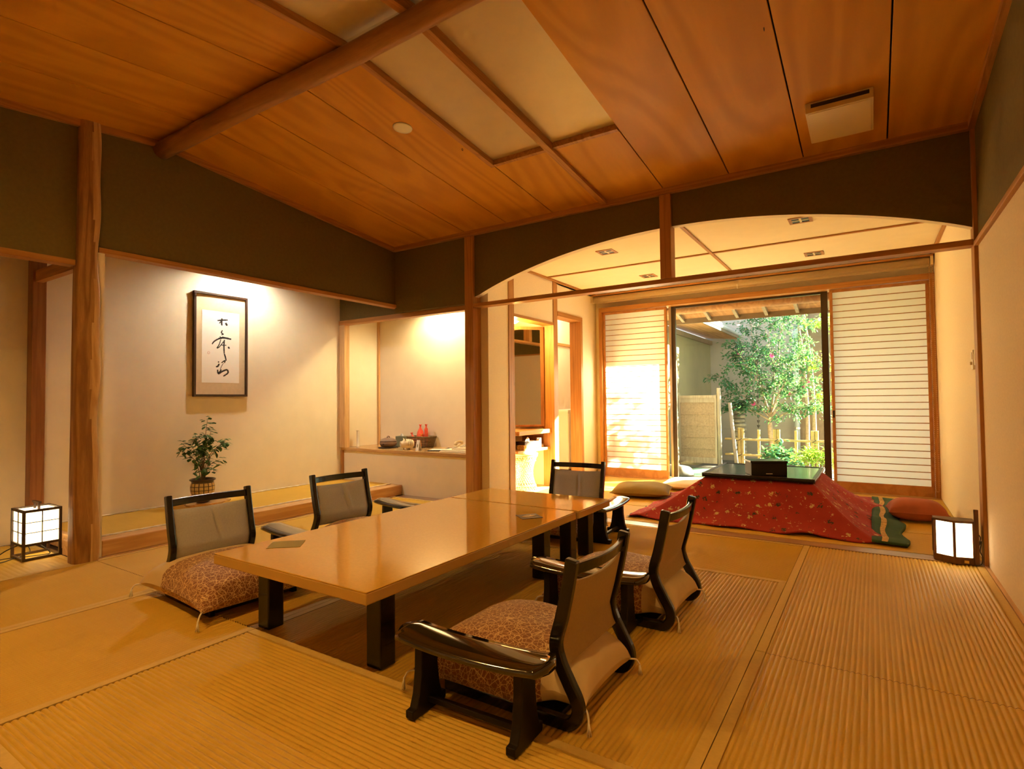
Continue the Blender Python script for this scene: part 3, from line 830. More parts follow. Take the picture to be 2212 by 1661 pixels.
# ---------------------------------------------------------------- floor cushions on the chairs
def make_cushion(tucked):
    """tucked: the rear is squeezed in between the side frames of the chair"""
    t = thing('floor_cushion', 'x', 'cushion', (0, 0, 0), 0, 'brocade floor cushions on the legless chairs')
    LX, LY = 0.315, 0.295
    def base(u, v, up):
        a, b = 2 * u - 1, 2 * v - 1
        fa, fb = max(0.0, 1 - abs(a) ** 3.2), max(0.0, 1 - abs(b) ** 3.0)
        th = (fa * fb) ** 0.40
        pin = 1 - 0.07 * (1 - abs(a) ** 2) * abs(b) ** 3
        pin2 = 1 - 0.05 * (1 - abs(b) ** 2) * abs(a) ** 3
        ly = LY
        if tucked:
            k = min(1.0, max(0.0, (-a - 0.30) / 0.35)); k = k * k * (3 - 2 * k)
            ly = LY - 0.098 * k
        x, y = a * LX * pin2, b * ly * pin
        n = mnoise.noise(Vector((x * 6, y * 6, 3.1))) * 0.010 * th
        z = 0.070 + (0.128 * th + n if up else -0.064 * th ** 0.8)
        z -= 0.022 * (abs(a) ** 6) * (abs(b) ** 6)
        return x - (.0 if tucked else .02), y, z
    cut = 0.24 if tucked else 0.31
    for nm, lab, mt, u0, u1, nu in (('brocade_cover', 'brown cover with a gold crackle pattern', 'crackle', cut, 1.0, 44), ('plain_panel', 'plain beige rear panel', 'beige_cloth', 0.0, cut, 16)):
        mb = MB()
        mb.grid(lambda u, v: base(u0 + (u1 - u0) * u, v, True), nu, 44)
        mb.grid(lambda u, v: base(u0 + (u1 - u0) * u, v, False), nu, 44)
        mb.build(nm, M[mt], t, smooth=True)['label'] = lab
    for a, b in ((0, 0), (0, 1), (1, 0), (1, 1)):
        x, y, z = base(a, b, True)
        ox, oy = (0.02 if a else -0.02), (0.016 if b else -0.016)
        cord = MB().tube(smooth_path([(x - ox * .5, y - oy * .5, z), (x + ox * .6, y + oy * .7, z - .004), (x + ox, y + oy * 1.3, z - .02), (x + ox * 1.1, y + oy * 1.5, .022)], 4), 0.0034, 6)
        for k in range(6):
            q = k / 6 * 2 * PI
            cord.tube([(x + ox * 1.1, y + oy * 1.5, .026), (x + ox * 1.2 + .007 * math.cos(q), y + oy * 1.6 + .007 * math.sin(q), -.016)], [0.0024, 0.0016], 5)
        cord.build('tassel', M['tassel'], t, smooth=True)['kind'] = 'stuff'
    return t
cushA, cushB = make_cushion(True), make_cushion(False)
clabs = ['brocade cushion on the chair nearest the viewer', 'brocade cushion on the second chair along the right side',
         'brocade cushion with a wide beige flap on the left front chair', 'brocade cushion on the chair in front of the tokonoma step',
         'brocade cushion on the chair at the far head of the table']
for i, ((x, y), a, lab) in enumerate(chairs):
    c = cushA if i == 0 else (cushB if i == 2 else copy_tree(cushA))
    c.location = (x, y, 0.022); c.rotation_euler = (0, 0, math.radians(a)); c['label'] = clabs[i]
cushB.scale = (1.14, 1.08, 1.0)

# ---------------------------------------------------------------- low armrests
def make_armrest():
    t = thing('armrest', 'x', 'armrest', (0, 0, 0), 0, 'free standing lacquer armrests')
    n = 26
    def prof(x):
        s = abs(x) / .285
        return 0.232 + 0.016 * s ** 2.2
    def hw(x):
        s = abs(x) / .285
        return 0.079 * (1 - 0.08 * s ** 2) * (1.0 if s < .92 else math.sqrt(max(0.02, 1 - ((s - .92) / .085) ** 2)))
    mb = MB()
    cross = [(-1, -.006), (-.98, .006), (-.9, .012), (-.45, .0155), (0, .0165), (.45, .0155), (.9, .012), (.98, .006), (1, -.006), (.86, -.013), (0, -.014), (-.86, -.013)]
    vs, fs = [], []
    for i in range(n + 1):
        x = -.285 + .57 * i / n
        for a, dz in cross:
            vs.append((x, a * hw(x), prof(x) + dz))
    k = len(cross)
    for i in range(n):
        for j in range(k):
            fs.append((i * k + j, i * k + (j + 1) % k, (i + 1) * k + (j + 1) % k, (i + 1) * k + j))
    fs += [tuple(range(k))[::-1], tuple(n * k + j for j in range(k))]
    mb.add(vs, fs).build('rest', M['kyosoku'], t, smooth=True)
    leg = [(-.040, .224), (.040, .224), (.042, .14), (.052, .07), (.066, .032), (.086, .030), (.086, .008), (.080, .0), (-.080, .0), (-.086, .008), (-.086, .030), (-.066, .032), (-.052, .07), (-.042, .14)]
    for sx in (-1, 1):
        MB().prism(leg, 'x', sx * .19 - .016, sx * .19 + .016).build('leg', M['black_satin'], t, bevel=0.003)
    box(-.174, .174, -.010, .010, .030, .048).build('stretcher', M['black_satin'], t, bevel=0.002)
    return t
arm0 = make_armrest()
for i, (x, y, a, lab) in enumerate((
        (-1.088, 1.430, 2.0, 'lacquer armrest nearest the viewer beside the front right chair'),
        (-1.120, 2.350, 2.0, 'lacquer armrest between the two chairs on the right'),
        (-2.955, 2.125, -3.0, 'lacquer armrest between the two chairs on the left'),
        (-3.030, 3.130, -4.0, 'lacquer armrest by the tokonoma step beyond the left chairs'),
        (-1.672, 3.895, 92.0, 'lacquer armrest right of the head chair'))):
    c = arm0 if i == 0 else copy_tree(arm0)
    c.location = (x, y, 0.001); c.rotation_euler = (0, 0, math.radians(a)); c['label'] = lab

# ---------------------------------------------------------------- left paper lantern
ln = thing('paper_lantern', 'boxy paper lantern with handle glowing beside the natural pillar', 'lantern', (-4.815, 1.428, 0.0), 0.0)
hx, hy = 0.105, 0.098
for sx in (-1, 1):
    for sy in (-1, 1):
        box(sx * hx - .008, sx * hx + .008, sy * hy - .008, sy * hy + .008, 0.0, 0.332).build('post', M['dark_frame'], ln)
def rails(z0, z1):
    for sy in (-1, 1):
        box(-hx + .008, hx - .008, sy * hy - .007, sy * hy + .007, z0, z1).build('rail', M['dark_frame'], ln)
    for sx in (-1, 1):
        box(sx * hx - .007, sx * hx + .007, -hy + .008, hy - .008, z0, z1).build('rail', M['dark_frame'], ln)
rails(0.0, 0.016); rails(0.094, 0.110); rails(0.316, 0.332)
sh = MB()
sh.box(-hx + .003, hx - .003, -hy + .003, hy - .003, 0.110, 0.322)
sh.build('paper_shade', M['lantern_paper'], ln)['label'] = 'glowing white paper shade'
for z in (0.180, 0.248):
    for sx in (-1, 1):
        box(sx * hx - .003, sx * hx + .003, -hy + .008, hy - .008, z - .0022, z + .0022).build('lattice_bar', M['dark_frame'], ln)
    for sy in (-1, 1):
        box(-hx + .008, hx - .008, sy * hy - .003, sy * hy + .003, z - .0022, z + .0022).build('lattice_bar', M['dark_frame'], ln)
for sx in (-1, 1):
    box(sx * hx - .003, sx * hx + .003, -.0026, .0026, .110, .316).build('lattice_bar', M['dark_frame'], ln)
for sy in (-1, 1):
    box(-.0026, .0026, sy * hy - .003, sy * hy + .003, .110, .316).build('lattice_bar', M['dark_frame'], ln)
hd = MB()
hd.box(-.045, -.031, -.006, .006, .322, .362); hd.box(.031, .045, -.006, .006, .322, .362); hd.box(-.06, .06, -.008, .008, .362, .374)
hd.build('handle', M['dark_frame'], ln)
MB().tube(smooth_path([(-.02, -.07, .095), (-.06, -.14, .06), (-.10, -.2, .012), (-.16, -.26, .006), (-.30, -.30, .02), (-.42, -.38, .10), (-.5, -.5, .16)], 6), 0.0035, 6).build('power_cord', M['cord'], ln, smooth=True)
MB().tube(smooth_path([(-.03, -.05, .095), (-.02, -.03, .03), (.0, -.14, .006), (.03, -.20, .006), (-.02, -.22, .006), (-.06, -.15, .006), (.02, .02, .006), (.05, .06, .02), (0, 0, .095)], 6), 0.003, 6).build('power_cord', M['cord'], ln, smooth=True)

# ---------------------------------------------------------------- right corner lantern (half hexagon)
lr = thing('corner_lantern', 'dark framed lantern with two glowing panels at the foot of the right wall', 'lantern', (0, 0, 0), 0.0)
A, B, C_, D = (0.305, 4.396), (0.402, 4.338), (0.505, 4.362), (0.505, 4.47)
E_ = (0.305, 4.47)
foot = [A, B, C_, D, E_]
def inset(poly, d):
    cx = sum(p[0] for p in poly) / len(poly); cy = sum(p[1] for p in poly) / len(poly)
    return [(cx + (x - cx) * d, cy + (y - cy) * d) for x, y in poly]
MB().prism(foot, 'z', 0.004, 0.046).build('base', M['lamp_wood'], lr, bevel=0.002)
MB().prism(foot, 'z', 0.252, 0.266).build('top', M['lamp_wood'], lr, bevel=0.002)
for (p, q) in ((A, 1), (B, 1), (C_, 1), (D, 1), (E_, 1)):
    cx, cy = 0.404, 4.408
    x, y = cx + (p[0] - cx) * .95, cy + (p[1] - cy) * .95
    box(x - .007, x + .007, y - .007, y + .007, 0.046, 0.252).build('post', M['lamp_wood'], lr)
def panel(p, q, nm, mt, d=.9):
    cx, cy = 0.404, 4.408
    (x0, y0), (x1, y1) = [(cx + (a - cx) * d, cy + (b - cy) * d) for a, b in (p, q)]
    dx, dy = x1 - x0, y1 - y0
    x0, x1, y0, y1 = x0 + dx * .04, x1 - dx * .04, y0 + dy * .04, y1 - dy * .04
    nx, ny = (-dy, dx); l = math.hypot(nx, ny); nx, ny = nx / l * .003, ny / l * .003
    MB().hexa([(x0, y0, .046), (x1, y1, .046), (x1 + nx, y1 + ny, .046), (x0 + nx, y0 + ny, .046),
               (x0, y0, .252), (x1, y1, .252), (x1 + nx, y1 + ny, .252), (x0 + nx, y0 + ny, .252)]).build(nm, mt, lr)
panel(A, B, 'glowing_panel', M['lantern_panel']); panel(B, C_, 'glowing_panel', M['lantern_panel'])
panel(C_, D, 'side_board', M['lamp_wood']); panel(D, E_, 'back_board', M['lamp_wood']); panel(E_, A, 'side_board', M['lamp_wood'])
box(.500, .522, 4.355, 4.372, 0.004, 0.338).build('upright', M['lamp_wood'], lr, bevel=0.002)
box(.448, .470, 4.3435, 4.3465, 0.014, 0.030).build('maker_plate', M['brass'], lr)
MB().tube(smooth_path([(.512, 4.38, .20), (.530, 4.375, .17), (.520, 4.370, .12), (.534, 4.372, .15), (.526, 4.368, .09), (.536, 4.366, .06), (.532, 4.36, .02), (.515, 4.352, .008), (.50, 4.345, .008)], 6), 0.0028, 6).build('power_cord', M['cord'], lr, smooth=True)

# ---------------------------------------------------------------- kotatsu
kt = thing('kotatsu_table', 'dark glossy kotatsu tabletop on the veranda before the garden door', 'table', (-0.825, 5.413, 0))
box(-.435, .435, -.455, .455, 0.352, 0.380).build('board', M['black'], kt, bevel=0.008, seg=3)
rim = MB()
for a in ((-.435, .435, -.455, -.43), (-.435, .435, .43, .455), (-.435, -.41, -.43, .43), (.41, .435, -.43, .43)):
    rim.box(a[0], a[1], a[2], a[3], .3801, .384)
rim.build('rim', M['dark_frame'], kt)
for sx in (-1, 1):
    for sy in (-1, 1):
        box(sx * .34 - .03, sx * .34 + .03, sy * .36 - .03, sy * .36 + .03, 0.001, 0.352).build('leg', M['black_satin'], kt)
ql = thing('kotatsu_quilt', 'crimson flowered kotatsu quilt with a dark green border spread on the floor', 'quilt', (-0.825, 5.413, 0))
def ring_pt(s, hx0, hx1, hy0, hy1):
    """s in 0..4 round a rectangle, from front-left anticlockwise"""
    k = int(s) % 4; f = s - int(s)
    c = [(hx0, hy0), (hx1, hy0), (hx1, hy1), (hx0, hy1)]
    a, b = c[k], c[(k + 1) % 4]
    return a[0] + (b[0] - a[0]) * f, a[1] + (b[1] - a[1]) * f
def quilt_pt(s, t):
    xi, yi = ring_pt(s, -.415, .415, -.435, .435)
    xo, yo = ring_pt(s, -.99, .865, -.775, 1.25)
    k = int(s) % 4; f = s - int(s)
    corner = abs(2 * f - 1) ** 3
    bulge = 1 + 0.0 * corner
    tt = t ** 0.9
    x, y = xi + (xo - xi) * tt * bulge, yi + (yo - yi) * tt * bulge
    w = s * 9.0
    drop = (1 - t) ** 1.55
    z = 0.010 + 0.337 * drop
    z += t * (1 - t) * 0.10 * math.sin(w * 1.7 + 0.6 * math.sin(w)) * (0.35 + corner)
    z += (0.014 + 0.016 * max(0, math.sin(w * 2.9 + 1))) * t ** 3 * (0.5 + 0.5 * math.sin(w * 2.1))
    x += 0.018 * t * math.sin(w * 2.4 + 2); y += 0.016 * t * math.sin(w * 2.9)
    return (x, y, max(0.008 + .004 * (1 - t), z))
qm = MB()
qm.grid(lambda u, v: quilt_pt(u * 4 * .99999, v), 200, 26, closeu=True)
qm.add([(-.415, -.435, .347), (.415, -.435, .347), (.415, .435, .347), (-.415, .435, .347)], [(0, 1, 2, 3)])
cov = qm.build('flowered_cover', M['quilt'], ql, smooth=True)
sol = cov.modifiers.new('thick', 'SOLIDIFY'); sol.thickness = 0.010; sol.offset = -1
# green under-quilt showing along the right edge, with a gold braid
def under(u, v):
    y = -.79 + 2.02 * u
    y0 = y
    x = .80 + .205 * v + 0.02 * math.sin(u * 23) * v
    z = 0.016 + 0.020 * max(0, math.sin(u * 19 + 1)) * (1 - .5 * v) + (0.05 * math.exp(-((u - .42) / .22) ** 2)) * (1 - v) * .6
    return (x, y0, z)
gm = MB(); gm.grid(under, 60, 8)
go = gm.build('green_border', M['green_cloth'], ql, smooth=True)
sol = go.modifiers.new('thick', 'SOLIDIFY'); sol.thickness = 0.014; sol.offset = -1
br = MB(); br.grid(lambda u, v: tuple(Vector(under(u, .28 + .17 * v)) + Vector((0, 0, .003))), 60, 3)
br.build('gold_braid', M['gold_cloth'], ql, smooth=True)
gl = MB(); gl.grid(lambda u, v: (-1.01 + .06 * v + .012 * math.sin(u * 17), -.78 + .55 * u, .006 + .006 * v), 20, 2)
gl.build('green_border', M['green_cloth'], ql, smooth=True)
bx = thing('lacquer_box', 'black lacquer box standing on the kotatsu tabletop', 'box', (-.775, 5.155, .3802), math.radians(26))
box(-.143, .143, -.09, .09, 0, .105).build('body', M['black_satin'], bx, bevel=0.003)
box(-.150, .150, -.097, .097, .105, .122).build('lid', M['black'], bx, bevel=0.004)
box(-.026, .026, -.0912, -.0898, .012, .018).build('label_strip', M['metal_light'], bx)

def pillow(name, label, loc, rz, lx, ly, th, mt, lift=0.0):
    t = thing(name, label, 'cushion', loc, rz)
    def base(u, v, up):
        a, b = 2 * u - 1, 2 * v - 1
        fa, fb = max(0.0, 1 - abs(a) ** 2.8), max(0.0, 1 - abs(b) ** 2.8)
        e = (fa * fb) ** .45
        x = a * lx * (1 - .06 * (1 - b * b) * abs(a) ** 3); y = b * ly * (1 - .06 * (1 - a * a) * abs(b) ** 3)
        n = mnoise.noise(Vector((x * 7 + lx * 9, y * 7, 1.3))) * .010 * e
        zc_ = th * .42
        return (x, y, zc_ + (th * .58 * e + n if up else -th * .40 * e))
    mb = MB(); mb.grid(lambda u, v: base(u, v, True), 30, 30); mb.grid(lambda u, v: base(u, v, False), 30, 20)
    mb.build('cover', mt, t, smooth=True)
    sm = MB()
    loop = [base(i / 20, 0, True) for i in range(20)] + [base(1, i / 20, True) for i in range(20)] + [base(1 - i / 20, 1, True) for i in range(20)] + [base(0, 1 - i / 20, True) for i in range(20)]
    sm.tube(loop, 0.004, 6, closed=True).build('seam', mt, t, smooth=True)
    return t
pillow('floor_pillow', 'plump rust red cushion lying behind the quilt by the right wall', (0.285, 5.70, 0.005), math.radians(4), .20, .15, .18, M['rust_cloth'])
pillow('floor_pillow', 'olive cushion lying left of the kotatsu quilt', (-2.09, 5.76, 0.005), math.radians(14), .30, .28, .13, M['olive_cloth'])
pillow('floor_pillow', 'pale cream cushion in the sun beside the garden door', (-1.75, 6.50, 0.005), math.radians(4), .33, .31, .10, M['cream_cloth'])

# ---------------------------------------------------------------- framed calligraphy on the tokonoma wall
fr = thing('framed_calligraphy', 'tall framed calligraphy hanging in the tokonoma', 'picture', (-5.369, 3.005, 1.095))
FW, FH = .268, 1.005           # half width along y, height
for y0, y1 in ((-FW, -FW + .022), (FW - .022, FW)):
    box(.002, .034, y0, y1, 0, FH).build('frame_bar', M['dark_frame'], fr, bevel=0.002)
for z0, z1 in ((0, .022), (FH - .022, FH)):
    box(.002, .034, -FW + .022, FW - .022, z0, z1).build('frame_bar', M['dark_frame'], fr, bevel=0.002)
box(.004, .016, -FW + .022, FW - .022, .022, FH - .022).build('mat_board', M['matboard'], fr)
PW, PZ0, PZ1 = .186, .135, .835
pap = box(.016, .0175, -PW, PW, PZ0, PZ1).build('paper', M['paper'], fr)
def stroke(mb, pts, w):
    sp = smooth_path(pts, 6)
    n = len(sp)
    ths = []
    for i in range(n):
        u = i / (n - 1)
        ths.append(w * (0.55 + 0.55 * math.sin(PI * (0.15 + 0.7 * u)) + 0.12 * math.sin(i * 2.3)))
    L, Rr = strip_poly(sp, ths)
    def P(p, x):
        u = (p[0] - 350) / 440.0; v = (p[1] - 452) / 918.0
        return (x, -PW + u * 2 * PW, PZ1 - v * (PZ1 - PZ0))
    vs = [P(p, .0182) for p in L] + [P(p, .0182) for p in Rr]
    mb.add(vs, [(i, i + 1, n + i + 1, n + i) for i in range(n - 1)])
for grp in (
        [([(525, 572), (580, 560), (648, 550)], 11), ([(578, 538), (574, 585), (578, 630)], 12), ([(572, 575), (545, 605)], 7), ([(622, 590), (640, 625)], 15)],
        [([(585, 690), (572, 722), (594, 740), (572, 750)], 9), ([(540, 803), (600, 786), (690, 797)], 14), ([(600, 790), (545, 803), (490, 842), (465, 880)], 10),
         ([(556, 772), (566, 800)], 7), ([(588, 770), (592, 795)], 7), ([(566, 810), (546, 880), (522, 925), (552, 905), (600, 832)], 7),
         ([(608, 812), (603, 890), (607, 990)], 10), ([(572, 882), (632, 880)], 7), ([(655, 898), (668, 922)], 12), ([(607, 992), (620, 1030), (630, 1082)], 10)],
        [([(535, 1098), (546, 1108)], 10), ([(575, 1112), (616, 1080), (610, 1112)], 9), ([(548, 1125), (532, 1158), (510, 1166)], 12), ([(600, 1110), (572, 1165), (560, 1212)], 4),
         ([(530, 1202), (540, 1252), (585, 1222), (640, 1200), (652, 1240), (598, 1284)], 12), ([(575, 1200), (545, 1240), (532, 1232)], 9)]):
    sm = MB()
    for pts, w in grp:
        stroke(sm, pts, w * 1.55)
    sm.build('ink_character', M['ink'], pap)
sl = MB()
sl.tube([(.0182, -PW + ((427 + 11 * math.cos(a * PI / 8)) - 350) / 440 * 2 * PW, PZ1 - ((992 + 17 * math.sin(a * PI / 8)) - 452) / 918 * (PZ1 - PZ0)) for a in range(16)], .0014, 4, closed=True)
sl.build('seal_mark', M['seal'], pap)
MB().tube([(.012, 0.0, FH), (.006, 0.0, 1.50)], .002, 6).build('hanging_cord', M['tassel'], fr)

# ---------------------------------------------------------------- potted plant on a wooden slice
pl = tag(MB().prism([(.125 * math.cos(i / 18 * 2 * PI) * (1 + .12 * math.sin(i * 2.2)), .20 * math.sin(i / 18 * 2 * PI) * (1 + .10 * math.cos(i * 1.7))) for i in range(18)], 'z', 0, .018).build('wood_slice', M['shelf_x'], None, bevel=.004), 'flat irregular wooden board under the potted plant', 'board')
pl.location = (-5.17, 2.78, .108)
pp = thing('potted_plant', 'small leafy plant in a checkered dark and gold pot', 'plant', (-5.165, 2.735, .127))
prof = [(.045, 0), (.058, .006), (.056, .022), (.078, .05), (.098, .10), (.100, .145), (.090, .182), (.094, .196), (.107, .202), (.108, .212), (.098, .216), (.086, .208), (.084, .190)]
MB().lathe(prof, 32).build('pot', M['pot_dark'], pp, smooth=True)
def pr(z):
    for (r0, z0), (r1, z1) in zip(prof, prof[1:]):
        if z0 <= z <= z1: return r0 + (r1 - r0) * (z - z0) / (z1 - z0 + 1e-9)
    return .09
tiles = MB()
rows = [(.052, .078), (.084, .112), (.118, .146), (.152, .178)]
for z0, z1 in rows:
    for k in range(16):
        a0, a1 = (k + .10) / 16 * 2 * PI, (k + .90) / 16 * 2 * PI
        vs = []
        for zz in (z0, z1):
            for aa in (a0, (a0 + a1) / 2, a1):
                r = pr(zz) + .0022
                vs.append((r * math.cos(aa), r * math.sin(aa), zz))
        tiles.add(vs, [(0, 1, 4, 3), (1, 2, 5, 4)])
tiles.build('gold_squares', M['pot_gold'], pp)
MB().lathe([(.0, .188), (.085, .188), (.085, .192), (.0, .194)], 20).build('soil', M['soil'], pp)
rnd = random.Random(5)
stems = MB(); leaves = MB()
def leaf(mb, p, d, up, L, W):
    d = d.normalized(); s = d.cross(up)
    if s.length < 1e-4: s = d.orthogonal()
    s.normalize(); n = s.cross(d)
    a = p; b = p + d * L * .35 + s * W - n * W * .15; c = p + d * L * .7 + s * W * .8 - n * W * .35; e = p + d * L - n * W * .6
    f = p + d * L * .7 - s * W * .8 - n * W * .35; g = p + d * L * .35 - s * W - n * W * .15; h = p + d * L * .5 + n * W * .12
    mb.add([a, b, c, e, f, g, h], [(0, 1, 6), (1, 2, 6), (2, 3, 6), (3, 4, 6), (4, 5, 6), (5, 0, 6)])
tips = [((0.0, .04, .75), 1), ((.02, -.06, .60), 1), ((-.02, -.18, .55), 1), ((.03, -.24, .50), .6), ((0, .08, .58), 1), ((.02, .20, .54), 1), ((-.03, .23, .55), .8), ((.03, .0, .52), 1),
        ((.04, -.09, .40), .7), ((-.03, .05, .42), .8), ((.05, .13, .38), .8), ((.05, -.05, .30), .6), ((.04, .08, .30), .6), ((-.06, -.04, .62), 1), ((.06, .04, .64), 1), ((.05, -.13, .52), 1)]
for (x, y, z), dens in tips:
    tip = Vector((x, y, z)); b = Vector((rnd.uniform(-.02, .02), rnd.uniform(-.02, .02), .19))
    mid = b.lerp(tip, .55) + Vector((0, -y * .25, .03))
    path = smooth_path([tuple(b), tuple(mid), tuple(tip)], 5)
    stems.tube(path, [.0045 - .003 * i / (len(path) - 1) for i in range(len(path))], 6)
    for k in range(int(21 * dens)):
        q = Vector(path[rnd.randint(len(path) * 6 // 10, len(path) - 1)]) + Vector((rnd.gauss(0, .016), rnd.gauss(0, .026), rnd.gauss(0, .018)))
        d = (q - tip * .6 - Vector((0, 0, .2))) * .6 + Vector((rnd.gauss(0, .6), rnd.gauss(0, .8), rnd.uniform(-.5, .1)))
        leaf(leaves, q, d, Vector((0, 0, 1)), rnd.uniform(.042, .072), rnd.uniform(.013, .021))
stems.build('stem', M['stem'], pp, smooth=True)
lv = leaves.build('foliage', M['leaf'], pp); lv['kind'] = 'stuff'

# ---------------------------------------------------------------- things on the alcove shelf (top of shelf z = 0.486)
ZS = 0.4865
g = thing('glass_vial', 'slim clear upright holder at the left end of the alcove shelf', 'holder', (-5.235, 4.63, ZS))
MB().lathe([(.020, 0), (.022, .004), (.018, .012), (.017, .19), (.020, .196), (.018, .198), (.015, .19)], 16).build('tube', M['glasslike'], g, smooth=True)
MB().lathe([(.021, .194), (.021, .199)], 16).build('rim', M['metal_light'], g)
p = thing('incense_pot', 'squat grey brown clay pot with loop knob on a dark tray', 'pot', (-4.80, 4.705, ZS))
MB().lathe([(.105, 0), (.118, .004), (.118, .009), (.10, .008)], 28).build('tray', M['dark_frame'], p)
MB().lathe([(.05, .010), (.082, .018), (.100, .045), (.101, .062), (.098, .070)], 28).build('bowl', M['clay'], p, smooth=True)
MB().lathe([(.099, .071), (.094, .086), (.07, .105), (.035, .116), (.0, .118)], 28).build('lid', M['clay'], p, smooth=True)
MB().tube([(0, -.020 + .0, .113), (0, -.016, .130), (0, 0, .138), (0, .016, .130), (0, .020, .113)], .006, 8).build('knob', M['clay'], p, smooth=True)
MB().lathe([(.010, 0), (.010, .004)], 10).xform(Matrix.Translation((.02, -.099, .045)) @ Matrix.Rotation(PI / 2, 4, 'X')).build('vent_hole', M['cord'], p)
q = thing('tissue_box', 'grey green cube tissue box behind the ceramic pig', 'tissue box', (-4.795, 4.925, ZS), math.radians(10))
box(-.055, .055, -.055, .055, 0, .125).build('carton', M['tissue_green'], q, bevel=.002)
MB().grid(lambda u, v: (.026 * (2 * u - 1) * (1 - .4 * v), .008 * math.sin(u * 7) * (1 - v), .124 + .036 * v * (1 - .3 * abs(2 * u - 1))), 8, 5).build('tissue', M['paper'], q, smooth=True)
pg = thing('ceramic_pig', 'cream ceramic pig incense burner facing the room', 'figurine', (-4.42, 4.625, ZS), math.radians(-120))
MB().lathe([(.0, -.075), (.030, -.074), (.046, -.062), (.055, -.03), (.057, .0), (.056, .022), (.050, .040), (.040, .052), (.034, .062), (.033, .078), (.026, .080), (.024, .066)], 24).xform(Matrix.Translation((0, 0, .062)) @ Matrix.Rotation(PI / 2, 4, 'Y')).build('body', M['pig'], pg, smooth=True)
for sx in (-.035, .028):
    for sy in (-1, 1):
        MB().lathe([(.012, 0), (.014, .006), (.013, .022)], 10, (sx, sy * .028, 0)).build('foot', M['pig'], pg, smooth=True)
for sy in (-1, 1):
    MB().add([(.035, sy * .016, .108), (.018, sy * .036, .104), (.040, sy * .040, .132), (.020, sy * .026, .116)], [(0, 1, 2), (0, 2, 3), (1, 3, 2), (0, 3, 1)]).build('ear', M['pig'], pg)
for xx in (-.04, -.02, .0):
    MB().tube([(xx, .0575 * math.cos(a * PI / 10), .062 + .0575 * math.sin(a * PI / 10)) for a in range(-1, 12)], .0018, 5).build('groove_line', M['clay'], pg, smooth=True)
cd = thing('standing_card', 'small white table card printed with a dark leaf shape', 'card', (-4.235, 4.610, ZS), math.radians(-18))
MB().hexa([(-.032, -.022, 0), (.032, -.022, 0), (.032, -.020, 0), (-.032, -.020, 0), (-.032, -.003, .112), (.032, -.003, .112), (.032, .0, .112), (-.032, .0, .112)]).build('front_leaf', M['paper'], cd)
MB().hexa([(-.032, .020, 0), (.032, .020, 0), (.032, .022, 0), (-.032, .022, 0), (-.032, .0, .112), (.032, .0, .112), (.032, .002, .112), (-.032, .002, .112)]).build('rear_leaf', M['paper'], cd)
MB().add([(.014 * math.cos(a * PI / 6), -.0226 + .0172 * (.052 + .02 * math.sin(a * PI / 6)) / .112 * 1.1, .050 + .02 * math.sin(a * PI / 6)) for a in range(12)], [tuple(range(12))]).build('printed_leaf', M['tissue_green'], cd)
bk = thing('wicker_basket', 'dark wicker basket holding red wrapped bundles', 'basket', (-4.50, 4.952, ZS), math.radians(4))
BX0, BY0, BX1, BY1, BH = .120, .058, .155, .080, .120
def rect_pt(s, z):
    f = z / BH
    return ring_pt(s, -(BX0 + (BX1 - BX0) * f), BX0 + (BX1 - BX0) * f, -(BY0 + (BY1 - BY0) * f), BY0 + (BY1 - BY0) * f)
wk = MB()
for j in range(9):
    z = .010 + j * .0145
    wk.tube([(*[c + .0025 * math.sin((i + j) * PI) for c in rect_pt(i / 10, z)], z) for i in range(40)], .0062, 5, closed=True)
wk.build('weave', M['wicker_dark'], bk, smooth=True)
for i in range(22):
    a = rect_pt(i * 4 / 22, .004); b = rect_pt(i * 4 / 22, BH)
    MB().tube([(a[0], a[1], .004), (b[0], b[1], BH)], .0048, 5).build('stake', M['wicker_dark'], bk)
MB().tube([(*rect_pt(i / 10, BH), BH) for i in range(40)], .009, 6, closed=True).build('rim', M['wicker_dark'], bk, smooth=True)
box(-BX0, BX0, -BY0, BY0, .0, .006).build('bottom', M['wicker_dark'], bk)
def bundle(label, x, y, prof, mt, tilt=0.0):
    b = thing('wrapped_bundle', label, 'bundle', (x, y, ZS + .008), 0, 'red wrapped bundles in the basket')
    prof = [(r_ * .72, z_ * .98) for r_, z_ in prof]
    MB().lathe(prof, 14).build('wrap', mt, b, smooth=True)
    top = prof[-1][1]
    kn = MB()
    for k in range(5):
        a = k / 5 * 2 * PI
        kn.tube([(0, 0, top - .004), (.010 * math.cos(a), .010 * math.sin(a), top + .018), (.016 * math.cos(a), .016 * math.sin(a), top + .026)], [.006, .005, .002], 5)
    kn.build('knot', mt, b, smooth=True)
    b.rotation_euler = (0, tilt, 0)
    return b
bundle('plump red bundle with a knotted top in the basket', -4.516, 4.949, [(.0, 0), (.055, .01), (.066, .06), (.064, .12), (.05, .18), (.024, .215), (.014, .232), (.018, .24)], M['red_wrap'])
bundle('narrow upright red bundle at the right in the basket', -4.426, 4.949, [(.0, 0), (.03, .01), (.034, .12), (.03, .19), (.028, .215), (.012, .232), (.018, .245)], M['red_wrap'])
bundle('small red bundle leaning out at the left of the basket', -4.596, 4.945, [(.0, 0), (.035, .01), (.04, .06), (.03, .12), (.012, .142), (.016, .15)], M['red_wrap'], -0.35)
bundle('small orange bundle between the red ones', -4.458, 4.905, [(.0, 0), (.032, .01), (.036, .07), (.03, .11), (.008, .13)], M['orange_wrap'])
tr = thing('leather_folder', 'dark folder with papers lying open on the shelf', 'folder', (-4.02, 4.70, ZS), math.radians(22))
box(-.105, .105, -.075, .075, 0, .008).build('cover', M['cord'], tr, bevel=.002)
box(-.090, .060, -.065, .060, .0081, .012).build('sheet', M['paper'], tr)
